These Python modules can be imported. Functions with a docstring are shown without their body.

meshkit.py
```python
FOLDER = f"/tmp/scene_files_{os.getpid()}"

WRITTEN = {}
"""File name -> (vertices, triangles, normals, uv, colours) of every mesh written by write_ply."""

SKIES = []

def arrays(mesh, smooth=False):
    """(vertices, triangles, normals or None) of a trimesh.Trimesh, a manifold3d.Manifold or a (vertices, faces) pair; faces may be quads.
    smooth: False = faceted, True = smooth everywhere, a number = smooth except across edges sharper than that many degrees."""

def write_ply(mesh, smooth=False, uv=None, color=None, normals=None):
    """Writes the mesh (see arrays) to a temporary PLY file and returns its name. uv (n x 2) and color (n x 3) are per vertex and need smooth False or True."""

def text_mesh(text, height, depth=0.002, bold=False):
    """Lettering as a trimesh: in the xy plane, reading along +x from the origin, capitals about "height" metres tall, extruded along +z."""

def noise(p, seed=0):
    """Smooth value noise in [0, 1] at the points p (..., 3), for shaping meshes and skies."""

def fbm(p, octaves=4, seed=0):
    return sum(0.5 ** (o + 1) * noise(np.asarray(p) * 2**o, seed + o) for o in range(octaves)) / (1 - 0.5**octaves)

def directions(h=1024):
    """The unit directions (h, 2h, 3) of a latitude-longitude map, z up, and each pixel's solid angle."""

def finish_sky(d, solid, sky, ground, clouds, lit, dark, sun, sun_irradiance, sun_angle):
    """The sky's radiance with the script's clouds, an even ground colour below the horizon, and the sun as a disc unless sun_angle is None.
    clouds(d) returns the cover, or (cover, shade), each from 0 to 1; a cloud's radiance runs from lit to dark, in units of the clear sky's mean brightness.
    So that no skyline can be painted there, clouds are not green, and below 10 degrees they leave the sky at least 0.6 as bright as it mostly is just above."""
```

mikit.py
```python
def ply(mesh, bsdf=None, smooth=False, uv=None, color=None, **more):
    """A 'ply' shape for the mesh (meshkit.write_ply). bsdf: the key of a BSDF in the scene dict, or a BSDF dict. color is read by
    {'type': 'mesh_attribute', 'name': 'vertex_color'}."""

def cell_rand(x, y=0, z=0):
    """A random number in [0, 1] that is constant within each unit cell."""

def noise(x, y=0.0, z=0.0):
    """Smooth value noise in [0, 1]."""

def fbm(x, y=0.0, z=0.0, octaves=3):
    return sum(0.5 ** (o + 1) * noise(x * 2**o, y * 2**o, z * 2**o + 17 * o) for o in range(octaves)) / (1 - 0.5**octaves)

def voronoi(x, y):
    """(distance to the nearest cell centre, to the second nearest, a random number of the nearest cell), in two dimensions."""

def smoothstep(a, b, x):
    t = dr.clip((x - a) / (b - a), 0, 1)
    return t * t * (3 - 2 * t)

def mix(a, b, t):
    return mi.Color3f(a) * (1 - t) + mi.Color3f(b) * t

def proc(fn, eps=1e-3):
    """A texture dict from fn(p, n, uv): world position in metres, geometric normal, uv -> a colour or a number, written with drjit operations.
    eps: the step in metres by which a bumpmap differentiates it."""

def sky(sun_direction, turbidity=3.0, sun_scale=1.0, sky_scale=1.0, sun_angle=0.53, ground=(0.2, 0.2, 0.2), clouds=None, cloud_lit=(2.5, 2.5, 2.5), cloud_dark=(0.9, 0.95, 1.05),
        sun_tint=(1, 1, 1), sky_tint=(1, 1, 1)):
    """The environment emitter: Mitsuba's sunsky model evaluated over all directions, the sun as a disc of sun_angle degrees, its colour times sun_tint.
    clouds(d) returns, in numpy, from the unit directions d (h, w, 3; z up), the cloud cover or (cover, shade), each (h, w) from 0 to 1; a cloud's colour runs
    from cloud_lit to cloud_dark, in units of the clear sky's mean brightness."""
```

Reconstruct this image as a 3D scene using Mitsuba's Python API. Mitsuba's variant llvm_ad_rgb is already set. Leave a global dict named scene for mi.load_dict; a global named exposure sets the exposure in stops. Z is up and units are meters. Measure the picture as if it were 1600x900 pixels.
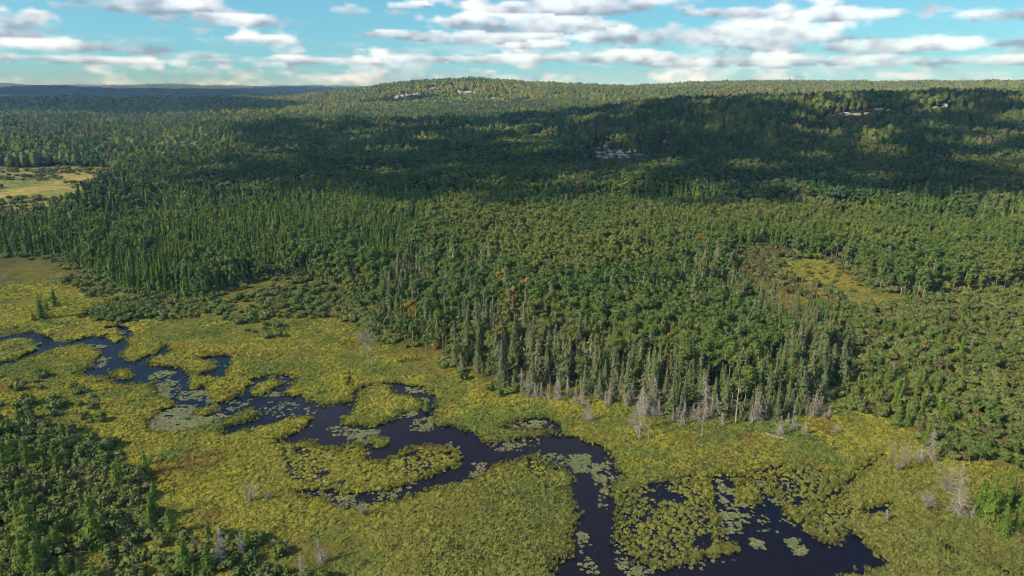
import math, random
import numpy as np
import drjit as dr
import mitsuba as mi
import trimesh, shapely
from scipy.interpolate import PchipInterpolator, RegularGridInterpolator
from scipy.ndimage import gaussian_filter
import meshkit, mikit
from mikit import noise, fbm, smoothstep, mix, cell_rand

T = mi.ScalarTransform4f
scene, labels = {}, {}

# ---------------------------------------------------------------- camera, sky, exposure
PITCH = math.radians(16.1)
scene['camera'] = {'type': 'perspective', 'fov': 73.74, 'fov_axis': 'x', 'near_clip': 1.0, 'far_clip': 40000.0,
                   'to_world': T().look_at(origin=[0, 0, 75], target=[0, math.cos(PITCH), 75 - math.sin(PITCH)], up=[0, 0, 1])}
exposure = 2.3
SUN_EL, SUN_AZ = math.radians(35), math.radians(-117)          # azimuth from +y towards +x
SUN = np.array([math.sin(SUN_AZ) * math.cos(SUN_EL), math.cos(SUN_AZ) * math.cos(SUN_EL), math.sin(SUN_EL)])


def cloud_cover(d):
    """Broken fair-weather cumulus in a layer: noise on the layer, flattened towards the horizon by perspective."""
    z = np.maximum(d[..., 2], 0.004)
    el = np.degrees(np.arcsin(np.clip(d[..., 2], -1, 1)))
    az = np.degrees(np.arctan2(d[..., 0], d[..., 1]))
    k = 1 / (z + 0.035)
    q = np.stack([d[..., 0] * k, d[..., 1] * k, 0 * z], -1)
    n = meshkit.fbm(q * np.array([0.62, 0.42, 1]) + 3.1, 5, 3)
    wob = meshkit.fbm(np.stack([az / 2.9, el / 1.0, 0 * el], -1), 5, 14) - .5
    fine = meshkit.fbm(np.stack([az / .95, el / .48, 0 * el], -1), 4, 18) - .5
    near = np.zeros_like(el)
    base = np.zeros_like(el)
    for a, e, w, h in CLOUDS:
        t = 1 - np.sqrt(((az - a) / w) ** 2 + ((el - e) / np.where(el > e, h * 1.15, h * .75)) ** 2)
        base = np.where(t > near, np.clip((el - e) / h, -1, 1), base)
        near = np.maximum(near, t)
    inview = np.clip(1 - np.maximum(np.abs(az) / 46 - 1, 0) * 6, 0, 1) * np.clip((9.5 - el) / 2.0, 0, 1)
    placed = np.clip((near + 1.5 * wob + .55 * fine - .13) / .26, 0, 1)
    low = np.clip((meshkit.fbm(np.stack([az / 3.0, el / 0.5, 0 * el], -1), 5, 31) + 0.35 * fine - .43) / .16, 0, 1) * np.clip((3.9 - el) / 1.5, 0, 1) * .68
    free = np.clip((n - .55) / .10, 0, 1)
    cover = np.clip(np.maximum(placed, low), 0, 1) * inview + free * (1 - inview)
    shade_placed = np.clip(.50 - .75 * base - 1.6 * wob + 1.2 * fine, 0, 1)
    shade_low = np.clip(.35 + 2.2 * fine, 0, 1)
    shade = np.where(placed >= low, shade_placed, shade_low) * inview + np.clip((n - .52) / .2, 0, 1) * (1 - inview)
    cover = cover * np.clip((el + .1) / .5, 0.2, 1)
    haze = np.clip(1 - el / 2.2, 0, 1) ** 1.5 * .32
    return np.maximum(cover * (.80 + .35 * np.clip(fine + wob, -.4, .4)), haze), np.where(cover > haze, shade, .15)


CLOUDS = [(-26.5, 5.7, 9.0, 1.1), (-22, 5.0, 5.5, 0.7), (-36, 4.2, 6, 1.2), (-30, 6.6, 5, .8), (-19, 3.6, 3.0, .45), (-28, 2.9, 7, .6), (-8, 6.3, 2.2, .35),
          (-9.5, 4.2, 3.6, .5), (1, 4.9, 9.5, 1.1), (6, 6.2, 11, 1.0), (-1.5, 4.0, 8, .7), (2, 3.5, 3.5, .5), (12, 4.0, 9, 1.1), (19, 3.7, 11, 1.2), (24, 5.2, 5, .6), (17, 5.6, 6, .5),
          (28, 3.0, 9, .8), (35.5, 4.6, 5, .8), (36, 3.0, 6, .6), (9, 2.4, 9, .7), (20, 2.1, 12, .6), (-4, 2.4, 8, .5), (-16, 2.2, 8, .4), (33, 1.9, 9, .5), (-33, 2.0, 8, .4)]
scene['sky'] = mikit.sky(SUN.tolist(), turbidity=3, sun_scale=1.0, sky_scale=.8, clouds=cloud_cover, cloud_lit=(3.5, 3.55, 3.65), cloud_dark=(1.0, 1.14, 1.42),
                         sky_tint=(.68, 1.16, 1.20), ground=(.05, .06, .03))

HAZE = True
if HAZE:
    scene['haze_medium'] = {'type': 'homogeneous', 'albedo': {'type': 'rgb', 'value': [.93, .95, .97]}, 'sigma_t': {'type': 'rgb', 'value': [2.6e-5, 4.6e-5, 9.5e-5]}}
    scene['haze'] = {'type': 'cube', 'to_world': T().translate([0, 4000, 104]).scale([24000, 24000, 106]), 'bsdf': {'type': 'null'}, 'interior': {'type': 'ref', 'id': 'haze_medium'}}
    scene['camera']['medium'] = {'type': 'ref', 'id': 'haze_medium'}
    labels['haze'] = {'label': 'thin blue haze of the air over the far hills', 'category': 'haze', 'kind': 'stuff'}

# ---------------------------------------------------------------- survey of the place (metres: x to the right, y ahead, camera over the origin)
WATER = [
 [(-168.0,195.4),(-161.6,202.7),(-160.0,206.9),(-154.7,208.1),(-150.2,205.7),(-146.0,202.7),(-142.8,199.3),(-138.1,198.7),(-135.4,202.1),(-132.4,203.9),(-127.2,202.7),(-123.8,198.7),(-122.2,198.7),(-122.8,202.7),(-124.3,206.3),(-129.0,211.8),(-134.1,211.2),(-134.2,212.5),(-131.7,215.0),(-127.2,213.1),(-121.5,206.3),(-119.3,199.3),(-116.5,194.9),(-115.9,188.0),(-110.6,183.1),(-108.1,182.6),(-107.8,187.0),(-105.7,189.6),(-106.7,195.4),(-104.5,195.4),(-101.3,189.6),(-104.4,185.5),(-105.0,181.6),(-101.7,180.2),(-93.1,178.8),(-88.3,173.8),(-86.1,167.8),(-83.1,163.7),(-82.1,165.3),(-80.8,167.8),(-79.8,166.2),(-79.6,163.7),(-77.1,159.8),(-74.6,156.1),(-72.0,156.8),(-69.6,159.8),(-69.8,162.9),(-70.3,165.3),(-69.3,167.0),(-70.8,170.3),(-67.2,172.9),(-61.9,173.8),(-58.7,171.2),(-58.1,167.0),(-58.6,162.2),(-57.2,159.8),(-54.0,160.6),(-50.8,156.8),(-47.5,155.0),(-45.3,154.3),(-43.4,156.1),(-41.3,156.1),(-40.2,157.6),(-40.7,161.4),(-40.0,164.5),(-38.3,166.6),(-33.4,167.8),(-31.0,168.6),(-27.6,166.6),(-23.2,165.3),(-20.8,162.9),(-19.2,158.7),(-18.8,151.1),(-19.2,148.8),(-18.2,144.5),(-15.8,143.5),(-13.4,143.9),(-11.5,142.6),(-8.4,140.1),(-6.8,136.6),(-3.8,136.0),(-1.4,136.9),(2.3,138.0),(8.8,139.5),(11.0,139.2),(14.3,138.9),(17.2,136.0),(19.9,134.3),(21.8,130.7),(21.2,128.1),(21.9,124.8),(23.1,121.6),(19.4,119.1),(19.8,116.2),(19.2,110.1),(18.9,106.7),(18.0,103.4),(18.4,100.6),(19.3,98.7),(20.7,96.2),(22.3,94.5),(25.0,94.0),(27.5,95.1),(31.5,96.9),(34.7,97.5),(39.0,98.5),(38.1,101.4),(35.8,101.1),(36.9,103.8),(36.4,105.0),(38.2,107.3),(37.4,111.7),(39.3,117.0),(39.5,121.4),(42.2,123.1),(45.4,122.4),(50.8,121.4),(49.3,115.9),(51.0,114.2),(50.3,109.3),(50.9,107.1),(51.9,106.7),(55.7,109.7),(59.4,114.2),(65.0,118.6),(70.6,123.6),(80.0,132.1),(79.8,130.7),(70.6,122.4),(64.8,116.8),(61.7,114.6),(57.9,112.1),(54.6,108.7),(51.3,105.4),(52.3,102.3),(54.3,100.2),(57.9,102.1),(59.5,105.4),(60.7,104.5),(60.8,102.0),(60.6,99.9),(61.5,97.4),(62.3,95.8),(60.6,94.2),(56.2,93.1),(52.9,92.5),(49.9,91.6),(41.8,81.5),(4.6,81.5),(6.6,92.4),(6.8,96.6),(9.7,96.6),(10.2,100.2),(10.3,103.8),(11.7,106.2),(12.0,111.9),(11.6,116.6),(12.1,122.8),(12.5,124.3),(10.3,125.8),(8.4,127.3),(6.2,127.3),(6.0,130.2),(4.3,130.7),(1.6,128.6),(-1.3,127.3),(-3.8,125.8),(-5.5,123.1),(-6.8,121.6),(-9.2,120.2),(-12.6,118.8),(-13.6,118.4),(-16.9,116.6),(-18.9,114.6),(-22.2,113.4),(-25.5,112.5),(-26.9,111.9),(-29.1,111.5),(-30.2,110.7),(-32.7,111.5),(-35.0,113.4),(-35.6,115.3),(-37.4,115.1),(-39.5,114.4),(-41.5,115.5),(-42.7,117.0),(-41.1,117.0),(-38.0,117.3),(-36.1,117.3),(-30.7,115.9),(-26.2,116.6),(-23.0,117.9),(-20.3,119.5),(-16.8,121.9),(-14.2,124.1),(-11.3,126.0),(-10.6,129.4),(-11.2,132.4),(-15.4,134.0),(-18.0,134.3),(-19.8,134.0),(-22.1,133.5),(-23.7,132.4),(-24.0,130.7),(-25.8,129.4),(-27.8,127.8),(-30.5,128.4),(-31.2,129.9),(-32.4,134.0),(-33.9,136.0),(-36.3,134.9),(-37.8,133.5),(-40.2,133.5),(-43.1,134.9),(-44.1,136.6),(-48.6,135.4),(-52.3,135.4),(-52.8,136.9),(-48.8,140.7),(-47.6,145.8),(-48.1,148.4),(-50.5,148.4),(-53.2,147.1),(-55.6,144.5),(-59.1,142.6),(-65.2,139.2),(-66.8,141.1),(-65.5,143.9),(-61.7,146.4),(-60.4,149.4),(-64.8,153.2),(-66.1,149.1),(-68.4,146.4),(-68.8,144.5),(-73.6,142.0),(-76.3,141.4),(-78.8,140.4),(-81.8,140.7),(-84.3,142.6),(-85.5,144.5),(-85.7,148.4),(-85.7,151.5),(-83.5,154.7),(-87.1,158.3),(-90.8,159.8),(-92.0,162.9),(-94.7,166.2),(-95.0,169.5),(-97.2,167.8),(-103.1,166.2),(-106.5,167.4),(-107.8,170.3),(-110.6,167.4),(-109.0,172.5),(-111.6,172.0),(-117.8,172.5),(-119.5,174.2),(-119.8,176.5),(-118.4,178.3),(-120.9,183.1),(-121.2,188.0),(-123.3,191.1),(-128.8,193.8),(-131.9,197.0),(-134.9,194.9),(-137.7,193.2),(-139.4,191.1),(-140.9,187.0),(-142.4,181.1),(-145.0,179.7),(-149.3,171.2),(-151.3,173.8),(-147.1,182.6),(-144.4,184.5),(-144.1,190.1),(-143.1,193.8),(-146.0,197.6),(-150.7,201.6),(-155.1,202.1),(-159.1,199.3),(-163.9,190.1)],
 [(-92.0,186.0),(-89.9,186.5),(-87.2,188.0),(-83.0,188.0),(-80.0,182.1),(-79.9,178.3),(-77.8,172.0),(-78.8,170.3),(-82.1,171.6),(-84.9,171.6),(-86.5,173.8),(-85.2,175.6),(-83.1,177.4),(-85.1,182.1),(-87.4,184.0),(-90.1,183.5)],
 [(-2.8,143.2),(-0.4,144.8),(3.0,147.4),(7.6,148.1),(9.2,146.8),(11.1,144.5),(11.2,139.8),(9.2,140.7),(6.2,142.0),(-0.4,141.7)],
 [(52.4,125.8),(56.8,126.8),(55.3,124.1),(52.6,124.5)],
 [(69.1,111.7),(71.7,112.9),(69.5,109.3),(65.8,108.9),(63.8,109.7)],
 [(73.6,100.1),(74.7,100.4),(75.2,98.0),(73.5,97.7)],
 [(79.0,95.8),(80.1,94.5),(79.4,93.9),(78.8,95.1)],
 [(80.5,94.2),(81.7,93.0),(80.8,92.1),(79.8,93.0)],
 [(-184.7,240.1),(-182.5,241.7),(-177.6,239.3),(-176.4,236.2),(-181.0,236.2)],
 [(-185.3,229.5),(-181.4,230.2),(-177.4,226.6),(-175.7,222.4),(-179.1,221.0)],
 [(-44.8,173.4),(-44.2,173.4),(-41.9,166.2),(-40.2,164.5),(-42.2,164.5)]]
ISLANDS = [
 [(-38.9,161.4),(-37.1,164.1),(-33.0,165.3),(-30.6,160.2),(-26.5,158.7),(-23.7,156.5),(-22.9,152.5),(-24.9,151.1),(-27.1,151.1),(-28.3,146.8),(-31.5,144.5),(-35.0,144.5),(-39.6,144.8),(-39.6,147.8),(-38.3,150.5),(-38.2,155.7)],
 [(-76.1,150.1),(-75.7,152.2),(-73.5,154.3),(-72.8,151.8),(-74.1,149.1)],
 [(-66.6,161.4),(-67.0,165.3),(-65.8,168.6),(-63.0,169.5),(-61.7,167.8),(-63.5,162.9),(-65.0,160.6)],
 [(-110.8,175.6),(-109.7,176.9),(-106.5,175.6),(-103.6,172.0),(-104.9,170.8),(-108.9,172.9)],
 [(-31.4,137.2),(-29.8,137.8),(-27.7,136.9),(-27.6,134.9),(-29.8,134.3)],
 [(44.6,120.0),(47.3,120.5),(47.8,116.8),(45.4,112.5),(43.9,113.8)]]
FEN = [
 [(20.6,115.9),(26.6,119.3),(37.7,122.8),(38.4,118.2),(36.6,109.7),(35.6,102.1),(32.1,97.4),(25.1,94.5),(21.3,96.7),(18.9,100.4),(19.2,106.7)],
 [(-50.2,133.2),(-33.8,134.9),(-30.9,128.9),(-24.5,129.4),(-20.9,133.2),(-11.6,131.5),(-13.2,125.3),(-25.1,117.7),(-37.6,117.7),(-45.1,121.6)],
 [(40.0,121.6),(52.9,125.3),(68.2,124.1),(64.7,119.3),(52.8,108.7),(51.3,114.2)],
 [(52.0,105.4),(58.0,111.3),(65.6,115.9),(61.9,105.8),(57.3,101.3),(54.0,100.7)],
 [(2.7,129.9),(12.5,124.1),(11.4,115.9),(3.9,122.8)]]
LILY = [
 (0.7,[(-131.6,196.5),(-128.0,197.0),(-124.0,194.3),(-123.9,190.1),(-127.4,192.2)]),
 (0.8,[(-120.3,182.1),(-121.1,188.5),(-116.6,182.1),(-115.6,178.3),(-118.6,179.3)]),
 (0.6,[(-110.9,176.5),(-109.8,178.3),(-105.6,176.5),(-106.0,174.7)]),
 (0.7,[(-98.8,170.3),(-99.4,175.6),(-94.5,176.5),(-93.2,172.9),(-95.0,170.3)]),
 (0.9,[(-95.1,167.0),(-93.0,170.3),(-90.8,169.5),(-86.5,159.1),(-90.5,159.8)]),
 (0.8,[(-85.6,159.8),(-84.7,162.9),(-79.3,163.3),(-74.6,156.1),(-78.4,158.3),(-82.6,158.3)]),
 (1.1,[(-84.9,143.9),(-85.5,151.1),(-82.7,155.0),(-79.3,154.7),(-77.4,149.1),(-71.4,147.1),(-70.1,142.6),(-76.4,141.7),(-82.2,141.4)]),
 (0.35,[(-71.9,148.4),(-71.7,155.4),(-66.1,158.3),(-65.6,151.8),(-69.0,145.1)]),
 (0.3,[(-62.5,151.8),(-61.0,156.8),(-50.8,154.7),(-46.3,149.8),(-50.5,148.4)]),
 (0.8,[(-66.2,172.0),(-62.4,174.2),(-62.1,172.0),(-65.3,171.2)]),
 (0.8,[(-64.0,160.6),(-60.1,163.7),(-58.9,162.2),(-61.4,159.8)]),
 (1.1,[(-36.7,137.8),(-35.8,141.4),(-31.5,142.0),(-30.4,137.8),(-33.2,136.0)]),
 (0.5,[(-42.6,142.6),(-40.2,143.9),(-35.5,142.6),(-37.6,138.9),(-40.5,138.9)]),
 (0.9,[(-28.5,148.4),(-27.1,151.1),(-25.0,151.8),(-22.9,150.5),(-24.5,148.4),(-26.8,147.8)]),
 (0.8,[(-38.0,165.3),(-33.4,167.8),(-32.6,165.3),(-36.7,163.7)]),
 (0.8,[(-27.9,165.3),(-23.2,165.3),(-20.9,162.6),(-26.4,161.8)]),
 (1.0,[(-22.7,158.3),(-21.4,158.7),(-20.6,157.2),(-22.1,156.5)]),
 (0.7,[(-23.6,144.5),(-19.7,149.1),(-18.2,144.5),(-20.5,141.4),(-23.5,141.4)]),
 (1.0,[(-3.2,132.4),(-2.2,134.3),(1.4,136.0),(6.0,137.5),(6.0,136.3),(1.7,134.9),(-1.4,132.4)]),
 (0.7,[(-2.2,142.6),(0.0,145.1),(7.6,147.1),(9.3,145.1),(5.9,142.6)]),
 (0.55,[(6.0,127.3),(6.9,131.3),(12.9,130.5),(12.7,125.3),(8.8,127.3)]),
 (1.3,[(12.5,124.3),(12.9,127.8),(14.3,131.0),(16.8,131.0),(15.6,125.3),(14.1,123.6)]),
 (1.0,[(16.2,123.3),(19.0,127.3),(20.4,125.8),(20.1,122.4),(18.6,120.0),(17.5,121.4)]),
 (0.4,[(18.9,120.5),(21.0,122.4),(22.9,121.4),(19.8,119.1)]),
 (0.4,[(16.2,112.7),(18.4,120.0),(19.6,116.4),(18.9,109.7)]),
 (1.3,[(11.5,103.2),(12.4,104.1),(13.4,102.9),(12.4,100.9),(11.5,101.4)]),
 (0.35,[(10.1,100.4),(11.7,101.1),(13.5,97.0),(14.2,93.0),(12.4,93.0),(10.2,96.4)]),
 (0.6,[(17.1,101.3),(18.4,100.4),(21.1,95.4),(23.8,93.6),(20.4,91.6),(17.6,94.7)]),
 (0.5,[(27.0,93.9),(32.0,96.7),(38.9,98.4),(33.9,96.2)]),
 (1.2,[(37.5,108.5),(39.4,110.9),(41.9,111.3),(41.8,109.7),(39.1,107.7)]),
 (1.2,[(36.8,104.7),(39.3,106.9),(41.1,106.6),(40.9,105.2),(37.2,103.6)]),
 (0.8,[(41.0,108.5),(42.5,109.5),(43.9,108.9),(42.7,106.6),(41.4,106.9)]),
 (1.4,[(41.1,101.1),(42.3,102.1),(43.4,100.7),(42.7,99.5),(41.3,99.9)]),
 (1.4,[(47.4,101.8),(48.9,102.3),(50.1,100.4),(49.5,98.4),(48.2,97.9),(47.7,100.4)]),
 (0.5,[(41.2,120.5),(46.4,121.6),(50.7,120.9),(50.4,114.2),(47.2,112.7),(42.0,111.7),(39.6,113.8)]),
 (0.2,[(45.6,111.7),(51.2,113.8),(49.6,107.7),(45.2,103.9),(42.4,105.8)]),
 (0.7,[(-35.6,113.8),(-34.8,116.4),(-30.6,115.5),(-29.4,112.1),(-32.3,111.3)]),
 (0.4,[(-41.7,116.4),(-37.4,116.8),(-36.0,115.5),(-39.5,114.6)]),
 (0.8,[(-8.6,122.8),(-8.3,127.3),(-6.4,127.3),(-5.5,124.8),(-7.2,121.9)]),
 (0.35,[(-15.3,133.2),(-12.5,136.0),(-11.1,132.6),(-13.8,131.5)]),
 (0.5,[(-29.6,115.5),(-24.8,116.4),(-20.2,118.6),(-19.9,116.4),(-25.6,113.8)]),
 (0.35,[(-5.7,136.0),(-2.8,134.9),(0.0,136.0),(-2.8,132.1),(-5.0,133.2)])]
FOREST_EDGE = [(-331.5,313.1),(-236.5,306.8),(-216.3,303.1),(-207.0,306.8),(-193.8,289.1),(-179.4,280.4),(-164.6,266.3),(-149.3,252.6),(-140.8,245.8),(-126.8,244.1),(-113.7,236.2),(-113.5,246.6),(-106.3,266.3),(-97.5,271.2),(-85.5,266.3),(-76.2,260.6),(-63.2,248.3),(-48.9,219.6),(-40.9,197.0),(-35.9,199.9),(-26.8,191.1),(-14.1,174.7),(-6.8,167.0),(0.0,162.2),(9.8,160.2),(19.3,157.2),(28.6,154.7),(32.7,151.1),(39.6,147.8),(46.8,146.1),(55.4,144.8),(64.9,146.1),(72.2,149.1),(81.3,155.4),(94.8,173.4),(103.5,195.4),(106.4,219.6),(111.4,241.7)]
THICKET = [(110.2,241.7),(108.6,219.6),(105.5,195.4),(95.5,171.2),(81.2,151.8),(89.4,146.8),(91.0,141.4),(90.2,136.0),(91.2,127.3),(100.2,124.8),(106.3,122.4),(128.9,121.6),(237.1,241.7),(198.7,254.3),(138.0,233.9),(120.1,230.2)]
CLEARINGS = [
 [(120.6,303.9),(141.9,300.3),(142.0,276.3),(137.9,257.2),(144.2,247.9),(144.7,238.0),(131.1,229.5),(119.6,233.9),(123.3,249.4),(117.9,263.3),(109.9,272.1)],
 [(156.3,243.5),(165.3,248.9),(169.3,242.9),(163.9,238.5),(153.6,237.0)],
 [(120.0,225.2),(132.5,223.8),(132.5,219.6),(118.8,218.3)]]
BROWN_BRUSH = [(102.8,314.8),(124.4,324.5),(130.8,309.1),(109.4,264.5),(115.2,239.8),(105.9,246.0),(96.9,277.9)]
MEADOW = [
 [(-589.9,635.4),(-512.0,641.3),(-445.0,647.6),(-372.3,653.0),(-342.6,609.4),(-314.7,534.0),(-295.5,462.0),(-295.3,422.3),(-304.9,402.5),(-371.4,391.4)]]
SHRUB_CORNER = [(-148.3,151.8),(-121.3,146.8),(-115.2,146.8),(-104.2,141.4),(-95.1,136.0),(-86.6,136.0),(-81.3,127.8),(-68.7,115.9),(-60.8,103.9),(-52.5,102.5),(-40.6,100.4),(-33.8,95.8),(-26.0,89.4),(-24.7,84.0),(-95.1,84.0)]
SHRUB_BELTS = [
 [(-149.0,221.0),(-150.4,235.4),(-144.6,241.7),(-131.9,240.1),(-115.0,233.9),(-107.9,241.7),(-103.5,233.9),(-108.6,219.6),(-118.5,217.6),(-134.6,215.7)],
 [(-107.0,233.9),(-95.9,258.8),(-80.3,257.0),(-56.0,237.8),(-46.7,219.6),(-45.9,209.9),(-60.8,219.6),(-80.8,221.0),(-88.7,213.1),(-99.9,219.6)],
 [(-86.4,206.9),(-81.4,216.3),(-69.9,206.9),(-75.2,198.2)],
 [(-185.8,268.2),(-177.0,276.2),(-151.6,250.0),(-154.1,241.7),(-173.1,257.0)],
 [(-130.1,159.1),(-131.9,171.2),(-122.9,173.4),(-98.4,151.8),(-93.9,138.9),(-111.1,145.1),(-120.1,145.1)]]
RUST = [(69.6,148.4),(93.7,151.8),(90.8,136.0),(80.7,127.8),(73.9,133.2)]
ROCKS = [(93.5, 726.7, 14.7, 4.7), (74.1, 717.8, 10.6, 4.6), (94.1, 658.0, 24.3, 4.3), (115.1, 656.7, 13.3, 5.5), (152.6, 707.2, 9.1, 3.9), (427.0, 942.7, 34.2, 4.3), (481.6, 994.6, 21.6, 4.5), (501.7, 836.4, 18.2, 3.0), (586.8, 819.6, 14.9, 3.0), (353.1, 798.8, 8.7, 4.4), (-427.2, 2201.0, 27.8, 9.9), (-372.0, 2147.1, 23.3, 9.7), (-308.4, 2071.9, 74.8, 11.2), (-203.4, 2051.1, 25.9, 7.4), (-164.2, 2071.0, 33.6, 11.2), (-115.6, 2069.3, 55.9, 9.3), (-60.7, 1919.0, 45.1, 8.7), (42.0, 1860.1, 30.3, 5.0), (124.1, 2022.3, 40.1, 7.3), (90.9, 2015.6, 18.2, 5.5)]
SNAGS = [
 (5.7, 158.3, 4.0, 'fuzzy'),
 (11.2, 156.8, 6.3, 'fuzzy'),
 (14.2, 159.5, 4.6, 'fuzzy'),
 (17.1, 153.9, 4.6, 'cone'),
 (17.8, 145.8, 5.9, 'cone'),
 (28.1, 140.7, 9.2, 'cone'),
 (28.3, 136.6, 9.6, 'thin'),
 (29.9, 134.9, 6.8, 'thin'),
 (33.4, 148.4, 9.6, 'fuzzy'),
 (31.1, 147.8, 8.3, 'fuzzy'),
 (2.7, 164.5, 5.8, 'fuzzy'),
 (22.1, 157.6, 5.2, 'fuzzy'),
 (46.7, 149.1, 10.8, 'fuzzy'),
 (49.0, 149.1, 4.0, 'cone'),
 (42.5, 137.8, 6.6, 'thin'),
 (52.2, 144.5, 12.3, 'thin'),
 (57.3, 145.1, 7.8, 'fuzzy'),
 (56.1, 144.5, 9.7, 'thin'),
 (59.9, 138.3, 5.1, 'cone'),
 (64.3, 141.1, 3.5, 'cone'),
 (66.2, 139.2, 3.8, 'cone'),
 (71.5, 147.8, 7.0, 'fuzzy'),
 (73.4, 139.5, 2.2, 'bushy'),
 (40.9, 150.5, 2.0, 'thin'),
 (78.9, 123.8, 7.0, 'bushy'),
 (85.1, 127.3, 4.5, 'cone'),
 (87.5, 127.3, 8.0, 'fuzzy'),
 (83.8, 115.9, 6.7, 'bushy'),
 (81.3, 108.5, 10.3, 'fuzzy'),
 (77.0, 110.5, 3.8, 'bushy'),
 (83.6, 108.1, 2.7, 'cone'),
 (67.5, 106.7, 2.4, 'cone'),
 (-49.4, 112.9, 4.1, 'bushy'),
 (-46.5, 113.6, 1.9, 'bushy'),
 (-48.0, 95.1, 7.3, 'fuzzy'),
 (-45.3, 97.7, 4.5, 'fuzzy'),
 (-41.6, 93.9, 2.2, 'thin'),
 (-31.2, 95.4, 5.1, 'fuzzy'),
 (-33.8, 92.4, 3.6, 'fuzzy'),
 (-27.4, 108.5, 2.7, 'bushy'),
 (-41.0, 100.1, 1.3, 'bushy'),
 (-40.3, 178.3, 11.1, 'round'),
 (-2.0, 167.8, 5.5, 'fuzzy'),
 (-14.1, 174.7, 4.9, 'fuzzy')]
LARCHES = [
 (-114.7, 143.9, 4.9),
 (-73.6, 121.9, 6.1),
 (-76.3, 115.9, 7.0),
 (-71.2, 99.7, 10.9),
 (-82.6, 100.7, 9.5),
 (-85.3, 102.1, 7.6),
 (-78.6, 93.0, 7.4),
 (-84.1, 97.7, 4.5),
 (-71.1, 91.8, 4.5),
 (-103.3, 123.3, 7.5),
 (-101.9, 124.3, 7.3),
 (-102.6, 128.4, 5.4),
 (-93.0, 112.9, 4.4),
 (-52.8, 102.1, 3.9),
 (-52.0, 92.7, 7.4),
 (-48.7, 93.0, 5.5),
 (-53.9, 90.9, 3.6),
 (-94.1, 109.7, 6.7),
 (-75.2, 91.6, 6.0),
 (-114.9, 136.0, 7.8),
 (-103.2, 118.2, 8.4),
 (85.5, 108.5, 7.9),
 (86.3, 106.9, 9.9),
 (93.4, 112.1, 7.6),
 (86.0, 102.9, 6.4),
 (89.5, 104.3, 5.7),
 (94.5, 109.7, 8.0),
 (89.9, 133.2, 6.2),
 (88.7, 142.6, 5.5),
 (91.2, 142.9, 5.2),
 (-20.9, 151.8, 3.4)]
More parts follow.
